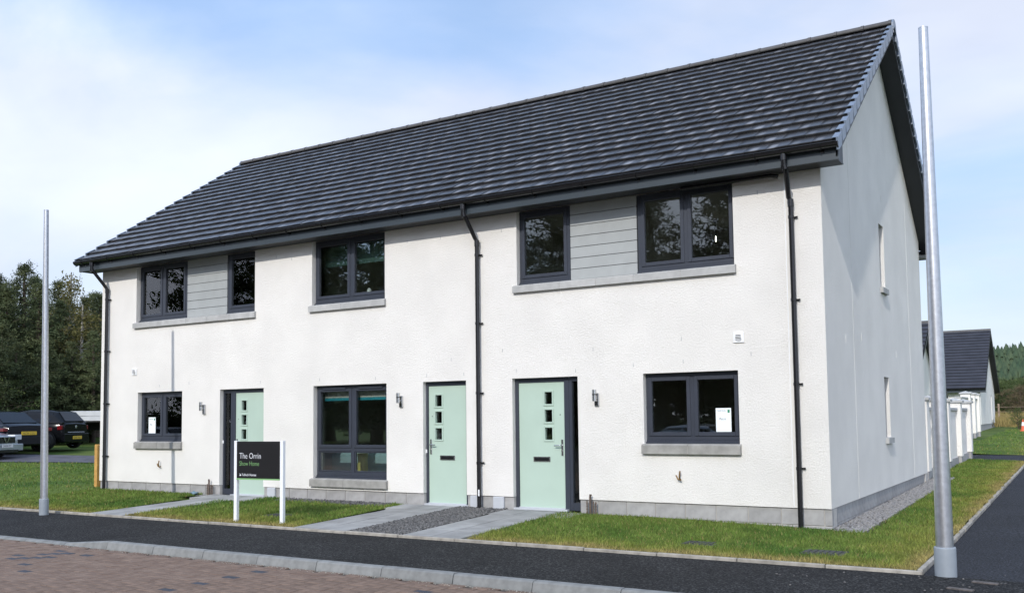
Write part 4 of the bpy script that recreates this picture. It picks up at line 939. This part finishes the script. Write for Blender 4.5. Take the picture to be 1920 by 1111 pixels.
# ------------------------------------------------------------------ trees
def leaf_tris(P, size, n, r, up_bias=.0, elong=1.6, wd_=.24):
    # n triangles scattered about every clump centre
    k = len(P); C0 = np.repeat(P, n, 0)+r.normal(0, 1, (k*n, 3))*np.array([1, 1, .75])*np.repeat(size, n)[:, None]*.55
    d1 = r.normal(0, 1, (k*n, 3)); d1[:, 2] += up_bias; d1 /= np.linalg.norm(d1, axis=1)[:, None]
    d2 = np.cross(d1, r.normal(0, 1, (k*n, 3))); d2 /= np.linalg.norm(d2, axis=1)[:, None]
    s = np.repeat(size, n)*r.uniform(.25, .6, k*n)
    return np.stack([C0-d2*s[:, None]*wd_, C0+d2*s[:, None]*wd_, C0+d1*s[:, None]*elong], 1).reshape(-1, 3)
def tree_meshes(kind, seed, H):
    r = np.random.default_rng(seed); tk = MB(); pts = []; sz = []
    lean = r.normal(0, .02*H, 2)
    tp = lambda t: (lean[0]*t*t, lean[1]*t*t, H*t)
    tk.tube([tp(t) for t in np.linspace(0, .97, 8)]+[], [H*.020*(1-t)**.8+.02 for t in np.linspace(0, .97, 8)], 8)
    if kind == 'pine':
        n = 85; cb = r.uniform(.02, .12)
        for i in range(n):
            t = cb+(1-cb)*(i+r.uniform(0, 1))/n; a = r.uniform(0, 6.28)
            prof = (1-t)**.95*(.55+.45*min(1, (t-cb)/.22)); ln = H*.30*prof*r.uniform(.55, 1.25)+.10
            b0 = Vector(tp(min(t, .97))); rise = r.uniform(-.05, .35)+.35*t
            e = b0+Vector((math.cos(a)*ln, math.sin(a)*ln, ln*rise))
            tk.tube([b0, b0.lerp(e, .55)+Vector((0, 0, -.05*ln)), e], [.035*(1-t)+.012, .02*(1-t)+.01, .006], 5, caps=False)
            m_ = max(3, int(ln*4.5))
            for q in range(m_):
                f = .22+.78*(q+r.uniform(0, 1))/m_; p = b0.lerp(e, f); w = ln*.16*(1.1-f)+.10
                pts.append((p.x+r.normal(0, w), p.y+r.normal(0, w), p.z+r.normal(0, .14))); sz.append(r.uniform(.34, .55)*(1.05-.5*t))
        pts.append((*tp(.985)[:2], H*.985)); sz.append(.3)
        return tk, leaf_tris(np.array(pts), np.array(sz)*.8, 40, r, .5, 1.5)
    if kind in ('birch', 'broad', 'bush'):
        n = {'birch': 60, 'broad': 70, 'bush': 40}[kind]; cb = {'birch': .18, 'broad': .15, 'bush': .03}[kind]; wd = {'birch': .23, 'broad': .42, 'bush': .60}[kind]
        for i in range(n):
            t = cb+(1-cb)*(i+.5)/n; a = r.uniform(0, 6.28); u = (t-cb)/(1-cb)
            prof = math.sin(math.pi*min(1, .16+.84*u))**.7 if kind != 'birch' else (1-u)**.6*(.4+.6*min(1, u/.25))
            ln = H*wd*prof*r.uniform(.55, 1.15)+.12; b0 = Vector(tp(min(t, .95)*.93)); e = b0+Vector((math.cos(a)*ln, math.sin(a)*ln, ln*r.uniform(.1, .7)))
            tk.tube([b0, b0.lerp(e, .5)+Vector((0, 0, .06*ln)), e], [.04*(1-t)+.012, .02*(1-t)+.01, .006], 5, caps=False)
            m_ = max(3, int(ln*4.5))
            for q in range(m_):
                f = .25+.75*(q+r.uniform(0, 1))/m_; p = b0.lerp(e, f); w = ln*.2+.12
                pts.append((p.x+r.normal(0, w), p.y+r.normal(0, w), p.z+r.normal(0, .22))); sz.append(r.uniform(.22, .42)*(H/8)**.5)
        return tk, leaf_tris(np.array(pts), np.array(sz), 30 if kind != 'birch' else 20, r, 0, .9, .30)
TREES = {}
def tree_proto(key, kind, seed, H, leafm, barkm):
    tk, lt = tree_meshes(kind, seed, H)
    TREES[key] = (tk.mesh('trunk', barkm, fix=False), np_mesh('crown', lt, np.arange(len(lt)).reshape(-1, 3), leafm), H)
for s in range(5): tree_proto('pine%d' % s, 'pine', 30+s, 10, m_pine, m_bark)
tree_proto('birch', 'birch', 50, 9, m_birch, m_bark_l); tree_proto('birch2', 'birch', 51, 9, m_birch, m_bark_l)
tree_proto('broad', 'broad', 60, 9, m_leaf, m_bark); tree_proto('broad2', 'broad', 61, 9, m_leaf, m_bark); tree_proto('brown', 'bush', 62, 6, m_brown, m_bark); tree_proto('bush', 'bush', 63, 3, m_leaf, m_bark)
def tree(key, name, x, y, h, rz, label, group=None, cat='tree', wide=1.0, z=None):
    tm, cm, H = TREES[key]; s = h/H
    t = thing(name, label, cat, (x, y, (Tz(x, y) if z is None else z)-.05), rz, group); t.scale = (s*wide, s*wide, s)
    link('trunk', tm, t); link('crown', cm, t); return t
def pix_dir(u):
    d = fw+rt2*((u-960)/1759.1); d.z = 0; return d.normalized()
def at(u, dist): d = pix_dir(u); return CAM.x+d.x*dist, CAM.y+d.y*dist
rt_ = random.Random(3)
# (pixel column of the photo, distance, height, kind)
wood = [(-45, 47, 9.2), (-12, 50, 9.6), (14, 47, 8.6), (44, 50, 10.3), (70, 47, 8.8), (96, 52, 9.6), (112, 48, 8.0), (158, 53, 8.9), (182, 50, 8.7), (205, 55, 9.6), (236, 52, 9), (270, 55, 9.5),
        (0, 58, 10.2), (60, 60, 11.0), (125, 60, 9.5), (165, 62, 10.2), (-70, 56, 10.5), (300, 60, 10), (30, 43.5, 5.2), (88, 44, 5.6), (140, 45, 5.4), (176, 44.5, 6.0), (5, 44, 6.2), (-30, 42, 7)]
for i, (u, dd, h) in enumerate(wood):
    x, y = at(u, dd); tree('pine%d' % (i % 5), 'pine_tree', x, y, h*.80, rt_.uniform(0, 6.28), 'dark green pine in the wood behind the parked cars', 'pines in the wood on the left', wide=1.25)
x, y = at(130, 49); tree('birch', 'birch_tree', x, y, 8.1, .4, 'tall thin birch with yellowing leaves rising above the pines', wide=.8)
x, y = at(152, 47.5); tree('birch2', 'birch_tree', x, y, 6.4, 2.0, 'lower olive birch beside the house edge, right of the tall birch', wide=1.1)
x, y = at(6, 42.5); tree('bush', 'autumn_shrub', x, y, 2.6, 1.0, 'leafy shrub under the pines at the far left', cat='shrub')
# trees across the road, seen only as reflections in the panes
for i, (x, y, h) in enumerate([(-64+4.2*q, -44-3.5*(q % 3), 20.0+2.2*math.sin(q*2.3)) for q in range(17)]):
    tree('pine%d' % (i % 5), 'pine_tree', x, y, h, rt_.uniform(0, 6.28), 'tall dark pine across the road mirrored in the windows', 'pines across the road', wide=1.5, z=-.6)

# right-hand background: hill, forest, field, fence
hx = np.linspace(-420, 420, 60); hy = np.linspace(120, 620, 40); A, B = np.meshgrid(hx, hy)
def hill_z(x, y): return .6+17*smooth(170, 380, y+.12*x)*(1+.12*np.sin(x*.02)+.05*np.sin(x*.07+1))+10*smooth(330, 600, y)*smooth(-40, 260, x)
HV = np.c_[A.ravel(), B.ravel(), hill_z(A, B).ravel()]; nn = len(hx)
link('hill', np_mesh('hill', HV, np.array([[j*nn+i, j*nn+i+1, (j+1)*nn+i+1, (j+1)*nn+i] for j in range(len(hy)-1) for i in range(nn-1)]), m_hill, smooth=True), kind='structure')
def cone_forest(name, n, fx, size, mat, label):
    V = []; Fq = []; o = 0
    for k in range(n):
        x, y = fx(); z = float(hill_z(x, y)); h = size*rng.uniform(.7, 1.25); w = h*rng.uniform(.2, .3)
        for q in range(4):
            zb = z+h*(.06+.23*q); zt = zb+h*(.36 if q < 3 else .28); ww = w*(1-.22*q); m_ = 9; a0 = rng.uniform(0, 6.28)
            ring = [(x+ww*math.cos(a0+6.283*i/m_)*rng.uniform(.45, 1.25), y+ww*math.sin(a0+6.283*i/m_)*rng.uniform(.7, 1.2), zb+rng.uniform(-.03, .04)*h) for i in range(m_)]+[(x, y, zt)]
            V += ring; Fq += [(o+i, o+(i+1) % m_, o+m_) for i in range(m_)]; o += m_+1
    link(name, np_mesh(name, np.array(V), np.array(Fq), mat), label=label, cat='forest', kind='stuff')
def fx1():
    a = rng.uniform(R(-14), R(14)); d = rng.uniform(205, 470)**1.0
    return CAM.x+math.sin(a)*d, CAM.y+math.cos(a)*d
cone_forest('hillside_forest', 6500, fx1, 7.5, m_hill, 'distant conifer forest covering the hillside on the right')
for i, (u, dd, h, k) in enumerate([(1868, 128, 4.6, 'broad'), (1884, 135, 5.0, 'broad2'), (1908, 112, 3.6, 'brown'), (1925, 120, 4.6, 'broad'), (1850, 140, 5, 'broad2'), (1897, 142, 5.2, 'broad'), (1945, 130, 5, 'broad2'), (1970, 120, 5, 'broad'), (1876, 116, 3.4, 'broad2'), (1920, 150, 5.8, 'broad2'), (1862, 150, 5.8, 'broad')]):
    x, y = at(u, dd); lb = 'rounded brown leafless-looking tree at the far edge of the dry field' if k == 'brown' else 'dark green broadleaf tree beyond the dry field on the right'
    tree(k, 'brown_tree' if k == 'brown' else 'broadleaf_tree', x, y, h, i*1.3, lb, None if k == 'brown' else 'broadleaf trees beyond the field', wide=1.0 if k == 'brown' else 1.5, z=.6)
b = MB()
fy = [53, 60, 70, 85, 105, 140]
for a, c in zip(fy, fy[1:]): b.quad((-30, a, Tz(0, a)+.01), (60, a, Tz(0, a)+.01), (60, c, Tz(0, c)+.02), (-30, c, Tz(0, c)+.02))
b.build('dry_field', m_field, kind='structure')
b_V = []; n = 9000; x = rng.uniform(-6, 12, n); y = 50+rng.uniform(0, 1, n)**1.5*60; h = rng.uniform(.25, .75, n); a = rng.uniform(0, 6.28, n); w = .03
z = T(x, y); P0 = np.c_[x-np.cos(a)*w, y-np.sin(a)*w, z]; P1 = np.c_[x+np.cos(a)*w, y+np.sin(a)*w, z]; P2 = np.c_[x+rng.normal(0, .1, n), y+rng.normal(0, .1, n), z+h]
link('tall_dry_grass', np_mesh('tall_dry_grass', np.stack([P0, P1, P2], 1).reshape(-1, 3), np.arange(3*n).reshape(-1, 3), m_field), label='tall straw coloured grass of the field behind the second house', cat='grass', kind='stuff')
t = thing('wire_fence', 'low post and wire fence across the dry field on the right', 'fence', (0, 66, Tz(0, 66)))
for k in range(6): b = MB(); b.box(-.06, .06, -.06, .06, -.3, 1.35); b.build('post', m_oldwood, t).location = (-6+3.2*k, 0, 0)
for zz in (.4, .75, 1.1): b = MB(); b.tube([(-8, -.07, zz), (12, -.07, zz)], .012, 5); b.build('wire', m_oldwood, t)
x, y = at(1903, 58); tree('bush', 'green_shrub', x, y, 1.2, .5, 'small green shrub left of the traffic cone', cat='shrub', wide=.6)
m_cone = M('cone_orange', (.62, .12, .05), .55, .08, 6); x, y = at(1912, 55.5)
t = thing('traffic_cone', 'orange and white traffic cone at the far edge of the lawn', 'traffic cone', (x, y, Tz(x, y))); t.scale = (.62, .62, .62)
b = MB(); b.box(-.24, .24, -.24, .24, 0, .05, .01); b.build('base', m_cone, t); b = MB(); b.tube([(0, 0, .05), (0, 0, .45)], [.19, .125], 14); b.build('lower_cone', m_cone, t)
b = MB(); b.tube([(0, 0, .45), (0, 0, .75)], [.128, .078], 14); b.build('reflective_sleeve', m_white, t); b = MB(); b.tube([(0, 0, .75), (0, 0, .98)], [.075, .04], 14); b.build('tip', m_cone, t)
# worn track and rough verge in front of the cars on the left
b = MB(); tp_ = []
for k in range(13):
    x = -52+3.2*k; yc = 4.95+.36*(x+25.2); tp_.append(((x, yc-1.3), (x-.7, yc+1.3)))
for (p, q), (p2, q2) in zip(tp_, tp_[1:]):
    b.quad(*[(a, c, Tz(a, c)+.02) for a, c in (p, p2, q2, q)])
b.build('worn_track', m_track, kind='structure')

# ------------------------------------------------------------------ vehicles
m_silver = M('silver_paint', (.42, .45, .50), .28, .03, 3, metal=.6, coat=.5); m_blackp = M('black_paint', (.005, .0055, .007), .15, .05, 3, spec=.22); m_navy = M('dark_blue_paint', (.008, .010, .016), .16, .05, 3, spec=.25)
m_tyre = M('tyre_rubber', (.018, .018, .018), .8, .15, 12); m_rim = M('alloy_rim', (.62, .63, .65), .35, .05, 8, metal=.7); m_lampr = M('red_lens', (.13, .006, .009), .2, .08, 9); m_lampc = M('clear_lens', (.60, .62, .65), .12, .05, 9)
m_ply = M('yellow_plate', (.62, .42, .03), .5, .03, 9); m_plw = M('white_plate', (.72, .72, .70), .5, .03, 9); m_alu = M('aluminium_bed', (.60, .62, .64), .4, .05, 3, metal=.3)
def wheel(t, x, y, r, side):
    b = MB(); w = .09; pr = [(r*.66, -w), (r*.93, -w), (r, -w*.7), (r, w*.7), (r*.93, w), (r*.66, w)]
    rings = [[(x+p*math.cos(a), y+q, r+p*math.sin(a)) for p, q in pr] for a in np.linspace(0, 2*math.pi, 25)]
    b.loft(rings, closed=False, caps=False); wh = b.build('wheel', m_tyre, t)
    yo = y+side*w*.75; b = MB()
    for k in range(6):
        a = 6.283*k/6+.3; c, s = math.cos(a), math.sin(a); n_ = (-s, c)
        pts = [(x+c*p+n_[0]*q, yo+dy, r+s*p+n_[1]*q) for dy in (0, -side*.02) for p, q in ((r*.08, -.04), (r*.64, -.055), (r*.64, .055), (r*.08, .04))]
        b.add(pts, [(0, 1, 2, 3), (7, 6, 5, 4), (0, 4, 5, 1), (1, 5, 6, 2), (2, 6, 7, 3), (3, 7, 4, 0)])
    b.tube([(x, yo-side*.02, r), (x, yo+side*.008, r)], r*.16, 12)
    rings = [[(x+p*math.cos(a), yo+q, r+p*math.sin(a)) for p, q in ((r*.60, 0), (r*.68, 0), (r*.68, -side*.03))] for a in np.linspace(0, 2*math.pi, 25)]
    b.loft(rings, closed=False, caps=False); b.build('rim', m_rim, wh)
    b = MB(); b.tube([(x, yo-side*.06, r), (x, yo-side*.05, r)], r*.62, 18); b.build('brake_disc', m_dark, wh)
def bev(o):
    md = o.modifiers.new('soft_edges', 'BEVEL'); md.width = .06; md.segments = 3; md.limit_method = 'ANGLE'; md.angle_limit = R(20)
def car(name, label, loc, rz, paint, spec, plate=None, group='cars parked on the grass at the left'):
    t = thing(name, label, 'car', loc, rz, group); Lc, Wc = spec['L'], spec['W']/2
    def ring(s):   # x, zb, zt, hw
        x, zb, zt, hw = s; h = zt-zb
        half = [(0, zb), (hw*.86, zb), (hw*.96, zb+.09), (hw, zb+h*.42), (hw*.985, zb+h*.72), (hw*.93, zt-.035), (hw*.80, zt), (0, zt+.02)]
        return [(x, y, z) for y, z in half]+[(x, -y, z) for y, z in half[-2:0:-1]]
    b = MB(); b.loft([ring(s) for s in spec['body']]); body = b.build('body', paint, t); bev(body)
    def gr(s):     # x, zbelt, zroof, hw belt, hw roof
        x, zb, zr, w0, w1 = s
        half = [(w0, zb-.06), (w0, zb), (w0+(w1-w0)*.55, zb+(zr-zb)*.6), (w1, zr-.05), (w1*.86, zr-.012), (0, zr)]
        return [(x, y, z) for y, z in half]+[(x, -y, z) for y, z in half[-2::-1]]
    b = MB(); b.loft([gr(s) for s in spec['cabin']], closed=True); bev(b.build('cabin', paint, t))
    cs = spec['cabin']
    def side_pt(i, f, s, out=.006):   # f 0 belt .. 1 roof edge
        x, zb, zr, w0, w1 = cs[i]; return (x, s*(w0+(w1-w0)*(f*.92)+out), zb+(zr-.05-zb)*f)
    for (i, j, ta, tb) in spec['sidewin']:
        for s in (-1, 1):
            A_ = lambda f, q: Vector(side_pt(i, f, s)).lerp(Vector(side_pt(j, f, s)), q)
            b = MB(); pts = [A_(.06, ta), A_(.06, tb), A_(.90, tb-.0), A_(.90, ta)]; b.add([p+Vector((0, s*.004, 0)) for p in pts]+[p-Vector((0, s*.03, 0)) for p in pts], [(0, 1, 2, 3), (7, 6, 5, 4), (0, 4, 5, 1), (1, 5, 6, 2), (2, 6, 7, 3), (3, 7, 4, 0)]); b.build('side_window', g_car, t)
    for nm, (i, j) in (('windscreen', spec['front']), ('rear_window', spec['rear'])):
        a, c = cs[i], cs[j]; n_ = Vector((a[2]-c[2], 0, abs(a[0]-c[0]))) if False else None
        lo, hi = (a, c) if a[2] < c[2] else (c, a); dx = .012*(1 if lo[0] > hi[0] else -1)
        q = lambda f: (lo[0]+(hi[0]-lo[0])*f+dx, lo[2]+(hi[2]-lo[2])*f+.012, lo[4]*.93+(hi[4]*.90-lo[4]*.93)*f)
        p0, p1 = q(.05), q(.93)
        b = MB(); b.add([(p0[0], -p0[2], p0[1]), (p0[0], p0[2], p0[1]), (p1[0], p1[2], p1[1]), (p1[0], -p1[2], p1[1]), (p0[0]-dx*4, -p0[2], p0[1]-.05), (p0[0]-dx*4, p0[2], p0[1]-.05), (p1[0]-dx*4, p1[2], p1[1]-.05), (p1[0]-dx*4, -p1[2], p1[1]-.05)], [(0, 1, 2, 3), (7, 6, 5, 4), (0, 4, 5, 1), (1, 5, 6, 2), (2, 6, 7, 3), (3, 7, 4, 0)]); b.build(nm, g_car, t)
    for xw in spec['wheels']:
        for s in (-1, 1):
            b = MB(); n_ = 16; b.prism([(xw+.37*math.cos(a), .30+.37*math.sin(a)) for a in np.linspace(-.35, math.pi+.35, n_)], 'y', s*(Wc-.02), s*(Wc+.004)); b.build('wheel_arch', m_dark, t)
            wheel(t, xw, s*(Wc-.045), .305, s)
    for nm, mt, bx in spec['bits']:
        for s in ((-1, 1) if bx[1] is not None and bx[6] else (1,)):
            x0, y0, y1, z0, z1, x1 = bx[0], bx[1], bx[2], bx[3], bx[4], bx[5]
            b = MB(); b.box(min(x0, x1), max(x0, x1), min(s*y0, s*y1), max(s*y0, s*y1), z0, z1, .012); b.build(nm, mt, t)
    if plate:
        txt, mt, x, z, dr = plate
        b = MB(); b.box(min(x, x+dr*.02), max(x, x+dr*.02), -.26, .26, z, z+.112, .004); pl = b.build('number_plate', mt, t)
        me = text_mesh(txt, .10, .88, .0005); me.materials.append(m_ink); o = link('plate_text', me, pl, (x+dr*.021, -.225*dr, z+.022), (R(90), 0, R(90) if dr > 0 else R(-90)))
    return t
hatch = dict(L=3.8, W=1.66, body=[(1.9, .32, .62, .55), (1.82, .22, .72, .72), (1.45, .2, .80, .80), (.75, .2, .93, .83), (-.4, .2, .95, .83), (-1.4, .2, .98, .83), (-1.78, .24, .98, .77), (-1.88, .32, .90, .68)],
    cabin=[(1.0, .90, .93, .78, .62), (.28, .93, 1.38, .80, .57), (-.4, .94, 1.45, .81, .58), (-1.2, .96, 1.42, .80, .55), (-1.50, .97, 1.36, .77, .53), (-1.83, .96, .99, .74, .60)],
    sidewin=[(1, 2, -.25, .95), (2, 3, .06, .98), (3, 4, .1, .6)], front=(0, 1), rear=(5, 4), wheels=(1.18, -1.27),
    bits=[('tail_light', m_lampr, (-1.66, .70, .795, .70, .86, -1.84, True)), ('headlight', m_lampc, (1.6, .50, .74, .60, .74, 1.85, True)), ('bumper_strip', m_chrome, (-1.86, -.5, .5, .60, .622, -1.905, False)), ('rear_bumper', m_blackp, (-1.75, -.74, .74, .26, .56, -1.93, False)), ('door_mirror', m_blackp, (.62, .82, .96, .96, 1.08, .74, True)), ('badge', m_chrome, (-1.86, -.05, .05, .76, .85, -1.895, False))])
saloon = dict(L=4.5, W=1.77, body=[(2.25, .34, .60, .58), (2.15, .24, .70, .76), (1.7, .2, .80, .86), (.9, .2, .90, .885), (-.5, .2, .93, .885), (-1.4, .2, .96, .885), (-2.05, .24, .97, .83), (-2.24, .34, .90, .70)],
    cabin=[(1.15, .88, .91, .82, .66), (.35, .91, 1.36, .83, .58), (-.4, .92, 1.43, .84, .59), (-1.0, .94, 1.38, .83, .57), (-1.75, .95, .98, .78, .62)],
    sidewin=[(1, 2, -.2, .95), (2, 3, .06, .95)], front=(0, 1), rear=(4, 3), wheels=(1.35, -1.35),
    bits=[('tail_light', m_lampr, (-2.0, .60, .84, .72, .83, -2.225, True)), ('headlight', m_lampc, (1.95, .50, .80, .58, .70, 2.2, True)), ('rear_bumper', m_navy, (-2.0, -.80, .80, .28, .55, -2.27, False)), ('door_mirror', m_navy, (.72, .86, 1.02, .94, 1.05, .84, True))])
silv = dict(saloon); silv['bits'] = [('headlight', m_lampc, (1.95, .50, .84, .60, .76, 2.215, True)), ('grille', m_black, (2.1, -.46, .46, .50, .70, 2.262, False)), ('grille_bar', m_chrome, (2.2, -.46, .46, .685, .715, 2.275, False)), ('front_bumper', m_silver, (2.0, -.80, .80, .26, .47, 2.30, False)), ('lower_intake', m_black, (2.2, -.55, .55, .20, .30, 2.315, False)), ('tail_light', m_lampr, (-2.0, .58, .84, .70, .86, -2.235, True)), ('door_mirror', m_silver, (.72, .86, 1.02, .94, 1.05, .84, True))]
def hd(u, off): d = pix_dir(u); return math.atan2(d.y, d.x)+R(off)
x, y = at(58, 39.0); car('hatchback_car', 'black hatchback with a yellow rear plate parked nose left beside the pole', (x, y, Tz(x, y)), hd(58, 54), m_blackp, hatch, ('SD06 VNX', m_ply, -1.93, .36, -1))
x, y = at(-10, 37.5); car('saloon_car', 'dark blue saloon between the silver car and the black hatchback', (x, y, Tz(x, y)), hd(-10, 28), m_navy, saloon, ('NC54 CGU', m_ply, -2.27, .60, -1))
x, y = at(-108, 35.0); sv = car('silver_car', 'silver saloon cut off by the left edge with grille facing right', (x, y, Tz(x, y)), hd(-108, -128), m_silver, silv, ('SW08 0TY', m_plw, 2.305, .36, 1))
b = MB()
for s in (-1, 1):
    b.add([(2.285, s*.012, .52), (2.285, s*.10, .69), (2.285, s*.155, .69), (2.285, 0, .47)], [(0, 1, 2, 3)])
b.build('grille_emblem', m_chrome, sv)
x, y = at(181, 42.5); t = thing('pickup_truck', 'white dropside pickup partly hidden behind the left corner of the house', 'truck', (x, y, Tz(x, y)), hd(181, -118))
b = MB(); b.box(-2.0, 1.1, -.95, .95, .86, .93, .01); b.build('bed_floor', m_dark, t)
for s in (-1, 1):
    b = MB(); b.box(-2.0, 1.1, s*.95-.02, s*.95+.02, .93, 1.11, .008); b.box(-2.0, 1.1, s*.955-.02, s*.955+.02, 1.125, 1.33, .008); b.build('drop_side', m_alu, t)
b = MB(); b.box(-2.03, -1.98, -.95, .95, .93, 1.33, .008); b.build('tailboard', m_alu, t)
b = MB(); b.box(-1.9, 3.0, -.35, .35, .55, .86, .02); b.build('chassis', m_dark, t)
b = MB(); b.loft([[(xx, s*w, z) for s, w, z in ((1, .9, .45), (1, .92, 1.1), (1, .78, h), (-1, .78, h), (-1, .92, 1.1), (-1, .9, .45))] for xx, h in ((1.15, 1.92), (2.1, 1.98), (2.6, 1.6), (3.1, 1.2), (3.35, 1.0))]); b.build('cab', m_white, t)
for s in (-1, 1): b = MB(); b.box(1.35, 2.2, s*.80, s*.90, 1.2, 1.72, .03); b.build('cab_window', g_car, t)
b = MB(); b.box(-2.06, -2.03, -.26, .26, .62, .73); b.build('number_plate', m_ply, t)
for xx in (-1.15, 2.35):
    for s in (-1, 1): wheel(t, xx, s*.84, .36, s)
t = car('silver_car', 'silver car parked across the road mirrored in the right ground floor window', (-7.3, -15.2, RZ), R(8), m_silver, silv, group='cars parked across the road')
t = car('silver_car', 'silver car parked across the road mirrored in the left ground floor window', (-31.5, -14.6, RZ), R(4), m_silver, silv, group='cars parked across the road')
